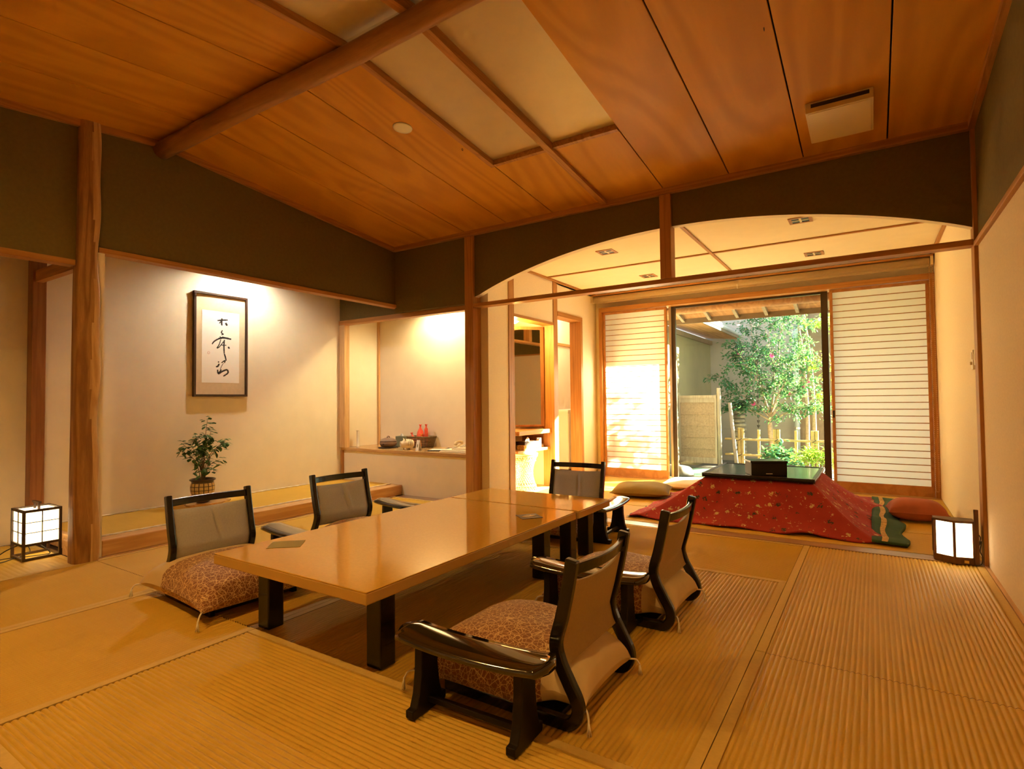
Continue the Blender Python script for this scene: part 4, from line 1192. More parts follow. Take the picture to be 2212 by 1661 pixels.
MB().tube([(.10, -.06, .014), (.115, -.01, .022), (.10, .06, .016)], .010, 7).build('spine_roll', M['cord'], tr, smooth=True)
cl = thing('folded_towel', 'folded pale cloth under the telephone on the shelf', 'cloth', (-3.70, 4.67, ZS), math.radians(6))
for k in range(3):
    box(-.19 + .01 * k, .19, -.115 + .006 * k, .115, .0005 + k * .009, .009 + k * .009).build('fold', M['cream_cloth'], cl, bevel=.004, seg=3)
ph = thing('telephone', 'cream desk telephone at the right end of the shelf', 'telephone', (-3.655, 4.68, ZS + .0275), math.radians(6))
MB().hexa([(-.11, -.08, 0), (.11, -.08, 0), (.11, .08, 0), (-.11, .08, 0), (-.10, -.07, .022), (.10, -.07, .022), (.10, .075, .055), (-.10, .075, .055)]).build('body', M['beige_plastic'], ph, bevel=.006)
MB().tube(smooth_path([(-.075, -.05, .048), (-.075, -.03, .070), (-.075, .02, .080), (-.075, .07, .072), (-.075, .085, .062)], 4), [.018] * 5 + [.013] * 8 + [.018] * 4, 10).build('handset', M['beige_plastic'], ph, smooth=True)
for i in range(3):
    for j in range(4):
        y = -.045 + j * .026
        box(-.02 + i * .026, -.004 + i * .026, y, y + .016, .024 + (y + .07) * .228, .030 + (y + .07) * .228).build('key', M['paper'], ph)

# ---------------------------------------------------------------- vanity recess
mr = thing('vanity_mirror', 'tall brown framed vanity mirror angled in the recess', 'mirror', (-3.475, 5.695, .715), math.radians(45))
# local x along the mirror face, local -y is the viewing side
box(-.205, -.165, -.012, .012, 0, 1.20).build('frame_bar', M['brown_z'], mr); box(.165, .205, -.012, .012, 0, 1.20).build('frame_bar', M['brown_z'], mr)
box(-.165, .165, -.012, .012, 1.165, 1.20).build('frame_bar', M['brown_z'], mr); box(-.165, .165, -.012, .012, 0, .02).build('frame_bar', M['brown_z'], mr)
box(-.165, .165, -.004, .004, .02, 1.165).build('mirror_glass', M['mirror'], mr)
bp = thing('vanity_panel', 'red brown wooden back panel of the vanity recess', 'panel', (0, 0, 0)); bp['kind'] = 'structure'
box(-3.859, -3.83, 5.131, 5.60, .70, 1.93).build('board', M['brown_z'], bp); box(-3.70, -3.352, 5.862, 5.879, .70, 1.93).build('board', M['brown_z'], bp)
box(-3.66, -3.352, 5.862, 5.879, .50, .60).build('board', M['brown_z'], bp)
v1 = tag(box(-3.858, -3.24, 5.131, 5.849, .640, .685).build('vanity_counter', M['light_y'], None, bevel=.004), 'pale wooden vanity counter below the mirror', 'counter', kind='structure')
v2 = tag(box(-3.858, -3.26, 5.131, 5.849, .440, .470).build('vanity_shelf', M['light_y'], None, bevel=.004), 'pale wooden shelf under the vanity counter', 'shelf', kind='structure')
tb = thing('tissue_carton', 'dark wooden tissue carton on the vanity shelf', 'tissue box', (-3.36, 5.50, .471), math.radians(80))
box(-.13, .13, -.07, .07, 0, .085).build('case', M['dark_frame'], tb, bevel=.003)
MB().grid(lambda u, v: (.04 * (2 * u - 1) * (1 - .4 * v), .012 * math.sin(u * 7) * (1 - v), .085 + .05 * v * (1 - .3 * abs(2 * u - 1))), 8, 5).build('tissue', M['paper'], tb, smooth=True)
jr = thing('glass_jar', 'clear lidded jar at the far end of the vanity shelf', 'jar', (-3.34, 5.72, .471))
MB().lathe([(.030, 0), (.032, .01), (.032, .09), (.026, .098), (.024, .098)], 16).build('jar_body', M['glasslike'], jr, smooth=True)
MB().lathe([(.031, .098), (.031, .112), (.0, .114)], 16).build('lid', M['metal_light'], jr)
pk = tag(box(-.05, .05, -.03, .03, 0, .05).build('patterned_packet', M['gold_cloth'], None, bevel=.003), 'small patterned packet at the near end of the vanity shelf', 'packet')
pk.location = (-3.32, 5.30, .471)
so = thing('rattan_stool', 'hourglass rattan stool under the vanity counter', 'stool', (-3.36, 5.42, .002))
SH = .40
MB().lathe([(.0, SH), (.150, SH), (.160, SH + .010), (.158, SH + .026), (.13, SH + .036), (.0, SH + .038)], 28).build('seat', M['rattan'], so, smooth=True)
for sgn, ns in ((1, 26), (-1, 26)):
    st = MB()
    for i in range(ns):
        a = i / ns * 2 * PI; b = a + sgn * 1.75
        st.tube([(.150 * math.cos(a), .150 * math.sin(a), .008), (.150 * math.cos(b), .150 * math.sin(b), SH)], .0042, 5)
    st.build('strands', M['rattan'], so, smooth=True)
for z, r in ((.008, .152), (.06, .132), (SH / 2, .098), (SH - .06, .132), (SH - .008, .152)):
    MB().tube([(r * math.cos(i / 28 * 2 * PI), r * math.sin(i / 28 * 2 * PI), z) for i in range(28)], .006, 6, closed=True).build('hoop', M['rattan'], so, smooth=True)
vlmp = thing('vanity_lamp', 'round frosted lamp glowing under the vanity lintel', 'lamp', (-3.46, 5.28, 1.90))
MB().lathe([(.0, 0), (.09, .012), (.135, .045), (.14, .075), (.0, .08)], 28).build('shade', M['lamp_disc'], vlmp, smooth=True)
MB().lathe([(.15, .08), (.15, .40)], 24).build('stem', M['white_plastic'], vlmp)
def point_lamp(name, loc, energy, radius, parent, color=WARM, kind='POINT', spot=None, blend=0.5, rot=None):
    d = bpy.data.lights.new(name, kind)
    d.energy = energy; d.color = color; d.shadow_soft_size = radius
    if kind == 'SPOT':
        d.spot_size = math.radians(spot); d.spot_blend = blend
    o = bpy.data.objects.new(name, d); COL.objects.link(o); o.parent = parent; o.location = loc
    if rot: o.rotation_euler = rot
    return o
point_lamp('vanity_bulb', (0, 0, -.05), 34.0, .08, vlmp)
# washroom things seen through the doorway
wc = thing('wash_cabinet', 'pale washroom cabinet seen through the doorway', 'cabinet', (-3.72, 7.40, 0.0))
box(-.19, .19, -.55, .55, .07, .86).build('body', M['white_plastic'], wc, bevel=.003)
box(-.17, .17, -.53, .53, 0.0, .07).build('plinth', M['out_brown'], wc)
box(-.20, .20, -.56, .56, .86, .89).build('counter', M['paper'], wc, bevel=.003)
for k in range(2):
    box(.190, .196, -.54 + k * .545, -.005 + k * .545, .09, .84).build('cabinet_door', M['white_plastic'], wc, bevel=.002)
tw = thing('hand_towel', 'white printed hand towel hanging in the washroom', 'towel', (-3.50, 7.35, .58))
MB().grid(lambda u, v: (.012 + .004 * math.sin(u * 9), -.10 + .20 * u, .40 * v), 12, 8).build('cloth', M['paper'], tw, smooth=True)
for k in range(4):
    box(.0165, .0175, -.012, .006, .10 + k * .025, .115 + k * .025).build('printed_character', M['ink'], tw)
MB().tube([(.006, -.14, .40), (.006, .14, .40)], .006, 8).build('rod', M['metal_light'], tw)
wl = thing('washroom_lamp', 'ceiling lamp inside the washroom', 'lamp', (-3.55, 7.0, 2.40))
MB().lathe([(.0, -.03), (.09, -.02), (.11, .02), (.11, .04)], 24).build('shade', M['lamp_disc'], wl, smooth=True)
point_lamp('washroom_bulb', (0, 0, -.08), 14.0, .08, wl, (1.0, 0.78, 0.52))

# unseen standing paper lamp, added to fill light in under the table
fl = thing('fill_lamp', 'added unseen paper lamp giving fill light from the near left corner', 'lamp', (-3.75, -0.85, 0.004))
for sx in (-1, 1):
    for sy in (-1, 1):
        box(sx * .15 - .012, sx * .15 + .012, sy * .15 - .012, sy * .15 + .012, 0, .66).build('post', M['dark_frame'], fl)
box(-.16, .16, -.16, .16, .0, .03).build('base', M['dark_frame'], fl)
box(-.138, .138, -.138, .138, .645, .66).build('top', M['dark_frame'], fl)
for k, (dx, dy) in enumerate(((0, -.142), (0, .142), (-.142, 0), (.142, 0))):
    w_, h_ = (.136, .002) if dx == 0 else (.002, .136)
    box(dx - w_, dx + w_, dy - h_, dy + h_, .035, .645).build('paper_side', M['shoji_paper'], fl)
point_lamp('fill_lamp_bulb', (0, 0, .32), 200.0, .06, fl)

# ---------------------------------------------------------------- roller blind, chain, switch
rb = thing('roller_blind', 'rolled tan blind above the shoji screens', 'blind', (-1.325, 6.965, 2.395))
MB().tube([(-1.84, 0, 0), (1.84, 0, 0)], .038, 20).build('roll', M['blind'], rb, smooth=True)
box(-1.87, 1.87, -.035, .060, .042, .062).build('headrail', M['trim_x'], rb)
for sx in (-1, 1):
    box(sx * 1.86 - .012, sx * 1.86 + .012, -.044, .06, -.044, .042).build('bracket', M['beige_plastic'], rb)
box(-1.83, 1.83, -.008, .008, -.058, -.036).build('hem_bar', M['blind'], rb)
MB().tube([(.02, -.040, -.02), (.02, -.046, -.055), (.02, -.040, -.075)], .004, 6).build('pull', M['metal_light'], rb)
ch = thing('bead_chain', 'wooden bead pull chain hanging at the right end of the blind', 'chain', (0.528, 6.955, 0.07))
bm_ = MB().lathe([(.0, -.006), (.0045, -.004), (.006, 0), (.0045, .004), (.0, .006)], 8).mesh('bead', M['bead'], True)
for sx in (-.014, .014):
    MB().tube([(sx, 0, .02), (sx, 0, 2.30)], .0016, 5).build('string', M['bead'], ch)
allb = MB()
for sx in (-.014, .014):
    for k in range(110):
        allb.lathe([(.0, -.006), (.0045, -.004), (.006, 0), (.0045, .004), (.0, .006)], 7, (sx, 0, .03 + k * .0205))
for k in range(5):
    a = PI + k / 4 * PI
    allb.lathe([(.0, -.006), (.0045, -.004), (.006, 0), (.0045, .004), (.0, .006)], 7, (.014 * math.cos(a), 0, .02 + .014 * math.sin(a)))
allb.build('beads', M['bead'], ch, smooth=True)['kind'] = 'stuff'
sw = thing('wall_switch', 'white light switch with a slider on the veranda wall', 'switch', (0.5595, 4.625, 1.20))
box(-.012, .0, -.035, .035, 0, .125).build('plate', M['white_plastic'], sw, bevel=.002)
box(-.022, -.012, -.010, .010, .03, .05).build('slider', M['beige_plastic'], sw); box(-.016, -.012, -.020, .020, .065, .11).build('rocker', M['white_plastic'], sw)
s2_ = thing('wall_socket', 'small white plate beside the light switch', 'socket', (0.5595, 4.535, 1.225))
box(-.008, .0, -.025, .025, 0, .10).build('plate', M['white_plastic'], s2_, bevel=.002); box(-.011, -.008, -.012, .012, .03, .07).build('insert', M['paper'], s2_)

# ---------------------------------------------------------------- ceiling fittings
def ceil_box():
    t = thing('ventilation_cover', 'boxy beige ventilation cover under the ceiling boards', 'vent', (-.123, 3.92, 0))
    x0, x1, y0, y1 = -.172, .172, -.21, .20
    def zz(y, d): return zc(3.92 + y) - d
    MB().hexa([(x0, y0, zz(y0, .062)), (x1, y0, zz(y0, .062)), (x1, y1, zz(y1, .040)), (x0, y1, zz(y1, .040)),
               (x0, y0, zz(y0, 0)), (x1, y0, zz(y0, 0)), (x1, y1, zz(y1, 0)), (x0, y1, zz(y1, 0))]).build('housing', M['beige_plastic'], t, bevel=.004)
    box(x0 + .03, x1 - .02, y0 - .0025, y0 + .004, zz(y0, .034), zz(y0, .012)).build('slot', M['cord'], t)
    MB().hexa([(x0 + .012, y0 + .012, zz(y0, .0655)), (x1 - .012, y0 + .012, zz(y0, .0655)), (x1 - .012, y1 - .012, zz(y1, .0445)), (x0 + .012, y1 - .012, zz(y1, .0445)),
               (x0 + .012, y0 + .012, zz(y0, .060)), (x1 - .012, y0 + .012, zz(y0, .060)), (x1 - .012, y1 - .012, zz(y1, .039)), (x0 + .012, y1 - .012, zz(y1, .039))]).build('cover_panel', M['beige_plastic'], t, bevel=.002)
ceil_box()
def downlight(label, x, y, energy, grp='round recessed ceiling downlights'):
    t = thing('downlight', label, 'downlight', (x, y, zc(y) - .001), 0, grp)
    t.rotation_euler = (math.atan(-.106 if y > 2 else .098), 0, 0)
    MB().lathe([(.046, -.004), (.064, -.004), (.066, .001), (.046, .002)], 28).build('ring', M['white_plastic'], t, smooth=True)
    MB().lathe([(.046, -.003), (.040, .008), (.030, .012), (.0, .0125)], 24).build('reflector', M['beige_plastic'], t, smooth=True)
    if energy:
        point_lamp('fill_bulb', (0, 0, -.012), energy, .035, t, WARM, 'SPOT', 170, 0.8)
    return t
FILL = 64.0  # power of two unseen downlights added as ambient fill
downlight('round recessed downlight between the log beam and the light panel', -2.633, 2.724, 0)
downlight('added unseen fill downlight in the near ceiling left of the light panel', -2.633, 0.30, FILL)
downlight('added unseen fill downlight in the near ceiling over the viewer', -0.62, 0.30, FILL * 0.85)
vt0 = None
for i, (x, y, lab) in enumerate(((-2.155, 5.06, 'square slotted ceiling fitting left of the hanging post'), (-2.175, 6.33, 'square slotted ceiling fitting left rear, near the blind'),
                                 (-.457, 6.33, 'square slotted ceiling fitting right rear, above the tie bar'), (-.457, 5.06, 'square slotted ceiling fitting partly hidden by the arch crown'))):
    if vt0 is None:
        vt0 = thing('ceiling_fitting', lab, 'vent', (x, y, 2.4815), 0, 'square fittings in the veranda ceiling')
        for a in ((-.085, .085, -.085, -.062), (-.085, .085, .062, .085), (-.085, -.062, -.062, .062), (.062, .085, -.062, .062)):
            box(a[0], a[1], a[2], a[3], -.006, 0).build('frame_bar', M['soffit'], vt0)
        box(-.062, .062, -.062, .062, -.002, 0).build('recess', M['cord'], vt0)
        box(-.062, .062, -.008, .008, -.005, -.002).build('cross_bar', M['beige_plastic'], vt0); box(-.008, .008, -.062, -.008, -.005, -.002).build('cross_bar', M['beige_plastic'], vt0); box(-.008, .008, .008, .062, -.005, -.002).build('cross_bar', M['beige_plastic'], vt0)
        c = vt0
    else:
        c = copy_tree(vt0)
    c.location = (x, y, 2.4815); c['label'] = lab
# hidden lamps of the tokonoma and the alcove
tl = thing('tokonoma_lamp', 'lamp hidden behind the tokonoma lintel', 'lamp', (-5.06, 3.16, 2.56))
MB().lathe([(.05, -.05), (.06, 0), (.06, .06)], 20).build('housing', M['white_plastic'], tl)
MB().lathe([(.0, -.046), (.046, -.046), (.046, -.04)], 20).build('lens', M['lamp_disc'], tl)
point_lamp('tokonoma_bulb', (0, 0, -.12), 38.0, .04, tl, (1.0, 0.90, 0.76), 'SPOT', 165, 0.7)
al = thing('alcove_lamp', 'lamp hidden behind the alcove lintel', 'lamp', (-4.20, 4.86, 2.36))
MB().lathe([(.05, -.05), (.06, 0), (.06, .04)], 20).build('housing', M['white_plastic'], al)
MB().lathe([(.0, -.046), (.046, -.046), (.046, -.04)], 20).build('lens', M['lamp_disc'], al)
point_lamp('alcove_bulb', (0, 0, -.14), 52.0, .05, al, (1.0, 0.80, 0.42), 'SPOT', 160, 0.6)

# ---------------------------------------------------------------- garden
gr = struct('ground', box(-6.0, 9.0, 7.30, 18.0, -0.42, -0.30), M['gravel'], 'dark gravel and earth of the little garden', 'ground')
st = MB().box(-2.2, 0.6, 7.31, 7.75, -.30, -.06)
struct('veranda_step', st, M['stone'], 'flat stone step outside the garden door', 'step', bevel=.02)
struct('wall_garden_left', box(-3.05, -2.95, 7.26, 12.55, -.30, 2.28), M['out_olive'], 'khaki plaster garden wall at the left under the eave', 'wall')
struct('wall_garden_back', box(-3.05, -1.25, 12.55, 12.70, -.30, 3.5), M['out_grey'], 'pale grey wall of the neighbouring building', 'wall')
bw = struct('wall_garden_far', box(-1.25, -0.35, 12.58, 12.72, -.30, 3.5), M['out_brown'], 'brown boarded wall behind the right trees', 'wall')
struct('wall_sun_block', box(0.62, 0.74, 7.26, 8.62, -.30, 3.0), M['out_olive'], 'added unseen wall right of the window shading the right shoji', 'wall')  # unseen, added to keep direct sun off the right shoji
for k in range(4):
    box(-1.249 + k * .225, -1.032 + k * .225, 12.562, 12.579, -.28, 3.48).build('board', M['out_brown'], bw)
struct('trim_22', box(-2.95, -2.90, 7.26, 12.54, 2.19, 2.28), M['rafter'], 'dark wall plate along the top of the khaki garden wall', 'beam')
# side eave above the khaki wall: boarded soffit and tiled edge
se = thing('side_eave', 'side roof eave with cedar soffit and bright tiled edge', 'eave'); se['kind'] = 'structure'
nb = 7
for k in range(nb):
    x0 = -3.05 + .72 * k / nb; x1 = -3.05 + .72 * (k + 1) / nb - .004
    z0 = 2.29 + .06 * (1 - k / nb); z1 = 2.29 + .06 * (1 - (k + 1) / nb)
    MB().hexa([(x0, 8.3, z0), (x1, 8.3, z1), (x1, 12.54, z1), (x0, 12.54, z0), (x0, 8.3, z0 + .02), (x1, 8.3, z1 + .02), (x1, 12.54, z1 + .02), (x0, 12.54, z0 + .02)]).build('soffit_board', M['soffit'], se)
tm = MB().lathe([(.036, 0), (.036, .17)], 12).xform(Matrix.Rotation(-PI / 2, 4, 'X')).mesh('edge_tile', M['tile'])
for k in range(25):
    inst('edge_tile', tm, se, (-2.33, 8.3 + k * .17, 2.375), (0, 0, 0))
box(-2.36, -2.33, 8.3, 12.54, 2.29, 2.345).build('fascia', M['rafter'], se)
MB().hexa([(-3.05, 8.3, 2.72), (-2.31, 8.3, 2.40), (-2.31, 12.54, 2.40), (-3.05, 12.54, 2.72), (-3.05, 8.3, 2.76), (-2.31, 8.3, 2.44), (-2.31, 12.54, 2.44), (-3.05, 12.54, 2.76)]).build('roof_slope', M['tile'], se)
# house eave above the glass door
he = thing('house_eave', 'house eave with round log purlin and rafters over the garden door', 'eave'); he['kind'] = 'structure'
MB().tube([(-2.94, 7.60, 2.245), (0.75, 7.60, 2.245)], .062, 20).build('log_purlin', M['soffit'], he, smooth=True)
MB().tube([(-2.55, 7.30, 2.20), (-2.55, 8.02, 2.13)], .05, 16).build('log_end', M['soffit'], he, smooth=True)
for k in range(9):
    x = -2.30 + k * .375
    MB().hexa([(x - .02, 7.25, 2.385), (x + .02, 7.25, 2.385), (x + .02, 8.20, 2.150), (x - .02, 8.20, 2.150), (x - .02, 7.25, 2.435), (x + .02, 7.25, 2.435), (x + .02, 8.20, 2.200), (x - .02, 8.20, 2.200)]).build('rafter', M['weathered'], he)
for k in range(6):
    f0, f1 = k / 6, (k + 1) / 6 - .006
    y0, y1 = 7.25 + .98 * f0, 7.25 + .98 * f1
    z0, z1 = 2.4365 - .242 * f0, 2.4365 - .242 * f1
    MB().hexa([(-2.9, y0, z0), (.74, y0, z0), (.74, y1, z1), (-2.9, y1, z1), (-2.9, y0, z0 + .02), (.74, y0, z0 + .02), (.74, y1, z1 + .02), (-2.9, y1, z1 + .02)]).build('soffit_board', M['soffit'], he)
box(-2.9, .74, 8.205, 8.235, 2.128, 2.235).build('fascia', M['rafter'], he)
MB().hexa([(-2.95, 7.24, 2.75), (.75, 7.24, 2.75), (.75, 8.26, 2.24), (-2.95, 8.26, 2.24), (-2.95, 7.24, 2.80), (.75, 7.24, 2.80), (.75, 8.26, 2.29), (-2.95, 8.26, 2.29)]).build('roof_slope', M['tile'], he)

# stone bath with teal water at the left
ba = thing('stone_bath', 'teal water in a low stone bath at the left of the garden', 'bath', (0, 0, 0))
for a in ((-2.94, -1.98, 7.95, 8.12), (-2.94, -1.98, 9.75, 9.92), (-2.10, -1.98, 8.12, 9.75)):
    box(a[0], a[1], a[2], a[3], -.30, -.13).build('rim_stone', M['dark_rock'], ba, bevel=.02)
box(-2.94, -2.10, 8.12, 9.75, -.30, -.16).build('water', M['teal'], ba)
def rock(label, loc, r, seed, mt='dark_rock', sq=.7):
    rr = MB()
    def fn(u, v):
        a, b = u * 2 * PI, (v - .5) * PI
        d = Vector((math.cos(a) * math.cos(b), math.sin(a) * math.cos(b), math.sin(b)))
        k = r * (1 + .28 * mnoise.noise(d * 1.6 + Vector((seed, 0, 0))))
        return (d.x * k, d.y * k, d.z * k * sq)
    rr.grid(fn, 20, 12, closeu=True)
    o = rr.build('rock', M[mt], None, smooth=True)
    o.location = loc
    return tag(o, label, 'rock', 'garden rocks')
rock('dark rock rising from the teal bath', (-2.52, 8.55, -.12), .22, 2.0)
rock('low grey rock at the corner of the bath', (-1.70, 8.9, -.24), .20, 7.0, 'stone')

# reed screen
rs = thing('reed_screen', 'low woven reed screen in a weathered frame beyond the bath', 'screen', (-2.59, 10.0, -.30))
RW = .33
box(-RW, RW, -.03, .03, 1.335, 1.385).build('top_rail', M['weathered'], rs); box(-RW, RW, -.02, .02, 1.26, 1.335).build('head_board', M['weathered'], rs)
box(-RW, RW, -.03, .03, .20, .30).build('bottom_rail', M['weathered'], rs)
box(RW - .035, RW, -.025, .025, .30, 1.26).build('stile', M['weathered'], rs); box(-RW, -RW + .03, -.025, .025, .0, 1.26).build('stile', M['weathered'], rs)
MB().lathe([(.034, 0), (.034, 1.50), (.030, 1.51)], 14, (RW + .036, 0, 0)).build('post', M['weathered'], rs, smooth=True)
rd = MB(); r5 = random.Random(9)
for k in range(84):
    x = -RW + .034 + (2 * RW - .07) * k / 83
    rd.box(x - .0031, x + .0031, -.006 + r5.uniform(-.002, .002), .002, .30, 1.26)
rd.build('reeds', M['reed'], rs)['kind'] = 'stuff'
for z in (.45, .65, .85, 1.05):
    MB().tube([(-RW + .03, -.012, z), (RW - .035, -.012, z)], .006, 6).build('reed_batten', M['reed'], rs)

# bamboo fence
bf = thing('bamboo_fence', 'low bamboo lattice fence across the garden', 'fence', (0, 10.8, -.30))
def culm(x, h, r=.030, y=0.0):
    mb = MB(); prof = []
    z = 0
    while z < h:
        prof += [(r, z), (r, min(h, z + .17)), (r * 1.12, min(h, z + .178)), (r, min(h, z + .186))]
        z += .19
    prof.append((r, h)); prof.append((r * .7, h))
    mb.lathe(prof, 10, (x, y, 0)).build('bamboo_post', M['bamboo'], bf, smooth=True)
for x in (-2.055, -2.000): culm(x, .785)
for x in (-1.460, -1.405): culm(x, .775)
for x in (-.865, -.81): culm(x, .755)
for x in (-.27, -.215): culm(x, .76)
for x in (-1.73, -1.13, -.54): culm(x, .755, .024, .03)
for z in (.30, .58):
    mb = MB(); mb.tube([(-2.30 + i * .12, -.034, z + .003 * math.sin(i)) for i in range(22)], [.019 + (.003 if i % 3 == 0 else 0) for i in range(22)], 8)
    mb.build('bamboo_rail', M['bamboo'], bf, smooth=True)
    for x in (-2.03, -1.43, -.84):
        MB().tube([(x - .03, -.058, z - .02), (x + .03, -.058, z + .02)], .006, 5).build('rope_tie', M['cord'], bf)
# leaning pole and stacked tile pillar behind the screen post
tag(MB().tube([(-2.03, 10.45, -.30), (-2.16, 10.55, .95)], .032, 10).build('leaning_pole', M['weathered'], None, smooth=True), 'weathered pole leaning beside the reed screen', 'pole')
tp = thing('tile_pillar', 'stack of rounded grey tiles behind the leaning pole', 'pillar', (-2.16, 11.4, -.30))
for k in range(13):
    MB().lathe([(.10, 0), (.12, .03), (.12, .055), (.10, .082)], 14, (.012 * math.sin(k * 2.4), 0, k * .086)).build('rounded_tile', M['stone'], tp, smooth=True)
# rain chain
rc = thing('rain_chain', 'dark rain chain of small cups hanging in the garden', 'rain chain', (-1.90, 11.9, -.25))
for k in range(24):
    MB().lathe([(.012, 0), (.030, .05), (.034, .055), (.012, .012)], 8, (0, 0, k * .098)).build('cup', M['chain'], rc)
MB().tube([(0, 0, 0), (0, 0, 2.6)], .004, 5).build('link', M['chain'], rc)
# down pipe
dp = thing('drain_pipe', 'blue grey drain pipe on the neighbouring wall', 'pipe', (-1.27, 12.44, -.30))
MB().tube([(0, 0, 0), (0, 0, 2.62), (.06, -.02, 2.74), (.62, -.05, 2.86)], .052, 14).build('pipe', M['pipe'], dp, smooth=True)
for z in (.7, 1.7):
    MB().lathe([(.06, z), (.06, z + .04)], 14).build('clip', M['metal_light'], dp)
dv = thing('wall_vent', 'round white vent cap on the neighbouring wall', 'vent', (-2.02, 12.54, 2.62))
MB().lathe([(.10, 0), (.10, .03), (.085, .045), (.0, .046)], 20).xform(Matrix.Rotation(PI / 2, 4, 'X')).build('cap', M['paper'], dv, smooth=True)
for k in range(4):
    box(-.07, .07, -.05, -.045, -.055 + k * .032, -.045 + k * .032).build('louver', M['metal_dark'], dv)

# trees
def garden_tree(name, label, loc, trunk, limbs, nleaf, spread, mt, leafL, seed, flowers=0, clip=None):
    t = thing(name, label, 'tree', loc)
    rr = random.Random(seed)
    tk = MB(); tk.tube(smooth_path(trunk, 5), [.055 - .02 * i / (len(trunk) * 5) for i in range((len(trunk) - 1) * 5 + 1)], 10)
    tk.build('trunk', M['bark'], t, smooth=True)
    lb = MB(); lf = MB()
    ends = []
    for pts in limbs:
        sp = smooth_path(pts, 5)
        lb.tube(sp, [max(.004, .020 * (1 - i / len(sp))) for i in range(len(sp))], 6)
        ends += [Vector(q) for q in sp[len(sp) // 3:]]
    twigs = []
    for e in ends:
        for k in range(3):
            d = Vector((rr.gauss(0, 1), rr.gauss(0, .7), rr.gauss(.1, .6))).normalized() * rr.uniform(.10, .38) * spread
            lb.tube([e, e + d * .55 + Vector((0, 0, .02)), e + d], [.005, .0035, .002], 4)
            twigs.append((e, d))
    lb.build('branches', M['bark'], t, smooth=True)
    for k in range(nleaf):
        e, d = rr.choice(twigs)
        f = rr.uniform(.25, 1.08)
        p = e + d * f + Vector((rr.gauss(0, .035), rr.gauss(0, .035), rr.gauss(0, .03)))
        if clip and not clip(p): continue
        ld = d.normalized() + Vector((rr.gauss(0, .7), rr.gauss(0, .7), rr.gauss(-.15, .5)))
        leaf(lf, p, ld, Vector((rr.gauss(0, .5), rr.gauss(0, .5), 1)), leafL * rr.uniform(.7, 1.25), leafL * rr.uniform(.2, .3))
    o = lf.build('foliage', M[mt], t); o['kind'] = 'stuff'
    for k in range(flowers):
        e, d = rr.choice(twigs); p = e + d
        fm = MB()
        for j in range(6):
            a = j / 6 * 2 * PI
            leaf(fm, p, Vector((math.cos(a), -.5, math.sin(a))), Vector((0, -1, 0)), .045, .02)
        fm.build('pink_flower', M['pink'], t)
    return t
limbs = [
    [(0, 0, .95), (-.25, -.15, 1.25), (-.55, -.3, 1.45), (-.80, -.35, 1.75)], [(0, 0, .95), (-.2, -.1, 1.6), (-.45, -.2, 2.1), (-.55, -.3, 2.35)],
    [(0, 0, .95), (.1, -.1, 1.6), (.05, -.15, 2.2), (-.05, -.2, 2.8)], [(0, 0, .95), (.35, -.2, 1.35), (.65, -.3, 1.6), (.85, -.3, 2.0)],
    [(0, 0, .95), (.3, -.1, 1.7), (.55, -.1, 2.3), (.75, -.1, 2.75)], [(0, 0, .9), (-.3, -.2, 1.1), (-.55, -.3, 1.15), (-.75, -.35, 1.05)],
    [(0, 0, 1.0), (-.1, -.35, 1.5), (-.25, -.45, 1.85), (-.4, -.5, 2.1)], [(0, 0, 1.0), (.2, -.35, 1.4), (.4, -.45, 1.75), (.55, -.5, 2.1)],
    [(0, 0, .9), (.3, -.15, 1.05), (.55, -.2, 1.15), (.80, -.2, 1.1)],
    [(0, 0, 1.0), (-.2, -.05, 1.9), (-.28, -.05, 2.5), (-.30, -.05, 2.95)], [(0, 0, 1.0), (.15, .0, 1.9), (.2, .0, 2.5), (.3, 0, 2.9)]]
garden_tree('camellia_tree', 'glossy leaved camellia tree with pink flowers behind the bamboo fence', (-1.62, 11.45, -.30),
            [(0, .0, 0), (.02, 0, .4), (-.01, 0, .75), (0, 0, .98)], limbs, 7000, 1.0, 'camellia', .062, 3, 7)
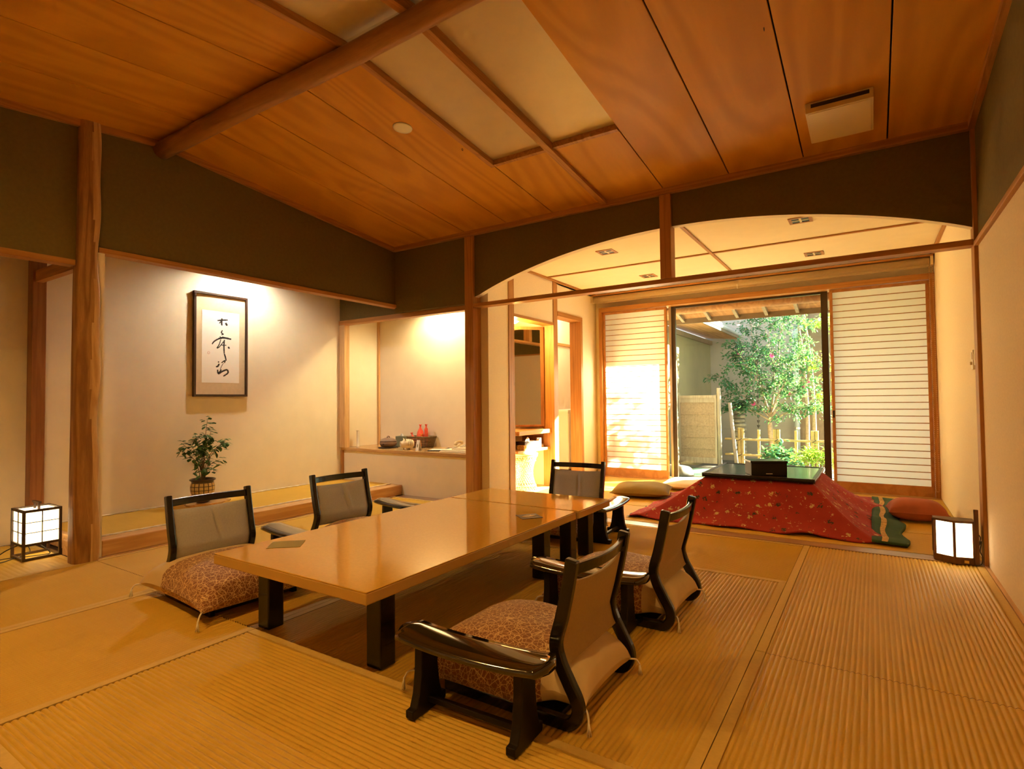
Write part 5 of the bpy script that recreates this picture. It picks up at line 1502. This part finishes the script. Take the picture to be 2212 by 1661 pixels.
limbs2 = [[(0, 0, 1.3), (-.5, -.2, 1.9), (-1.0, -.3, 2.3), (-1.45, -.3, 2.6)], [(0, 0, 1.3), (-.5, .1, 2.2), (-.9, .1, 2.8), (-1.2, .1, 3.2)], [(0, 0, 1.4), (.1, 0, 2.2), (.2, -.1, 3.0), (.3, -.1, 3.5)],
          [(0, 0, 1.3), (-.4, -.3, 1.6), (-.9, -.5, 1.8), (-1.35, -.5, 1.9)], [(0, 0, 1.3), (.4, .2, 2.0), (.8, .2, 2.7), (1.0, .3, 3.3)], [(0, 0, 1.3), (.5, -.2, 1.8), (1.0, -.3, 2.3), (1.4, -.3, 2.8)],
          [(0, 0, 1.0), (-.5, -.1, 1.3), (-.95, -.1, 1.35), (-1.4, -.1, 1.3)],
          [(0, 0, 1.4), (.3, .1, 2.3), (.55, .1, 2.9), (.7, .1, 3.4)], [(0, 0, 1.4), (.45, -.1, 2.2), (.75, -.1, 2.6), (1.0, 0, 3.0)], [(0, 0, 1.4), (.15, 0, 2.4), (.4, 0, 2.7), (.75, .1, 2.9)]]
garden_tree('garden_tree', 'slim grey barked tree with fresh leaves at the right of the garden door', (0.75, 10.9, -.30),
            [(0, 0, 0), (.05, 0, .6), (0, 0, 1.1), (0, 0, 1.45)], limbs2, 4600, 1.2, 'fresh', .075, 8)
# grey stems in front of the brown wall
for i, (x, y, lab) in enumerate(((-1.06, 11.9, 'straight grey stem beside the drain pipe'), (-.93, 11.7, 'straight grey stem right of the drain pipe'))):
    s = MB(); s.tube(smooth_path([(0, 0, 0), (.02, 0, 1.0), (-.02, 0, 2.0), (-.12, -.05, 3.0)], 5), [.045 - .0018 * k for k in range(16)], 8)
    o = tag(s.build('grey_stem', M['bark'], None, smooth=True), lab, 'tree stem', 'grey stems behind the fence'); o.location = (x, y, -.30)
# low shrubs
def shrub(label, loc, rx, rz, n, mt, L, seed):
    t = thing('garden_shrub', label, 'shrub', loc)
    rr = random.Random(seed); lf = MB(); sm = MB()
    for k in range(26):
        a = rr.uniform(0, 2 * PI); q = rr.uniform(.2, 1)
        e = Vector((rx * q * math.cos(a), rx * q * math.sin(a), rz * (1 - .45 * q * q) * rr.uniform(.7, 1)))
        sm.tube([(0, 0, 0), e * .5 + Vector((0, 0, .08)), e], [.008, .005, .003], 5)
        for j in range(n // 26):
            p = e + Vector((rr.gauss(0, .07), rr.gauss(0, .07), rr.gauss(0, .05)))
            leaf(lf, p, Vector((rr.gauss(0, 1), rr.gauss(0, 1), rr.gauss(.1, .4))), Vector((0, 0, 1)), L * rr.uniform(.7, 1.3), L * .25)
    sm.build('stems', M['stem'], t); lf.build('foliage', M[mt], t)['kind'] = 'stuff'
    return t
shrub('bright green shrub at the right foot of the garden door', (-.72, 9.6, -.30), .42, .62, 900, 'fresh', .07, 21)
shrub('broad leaved green plant behind the lacquer box', (-1.30, 10.25, -.30), .30, .52, 260, 'camellia', .13, 22)
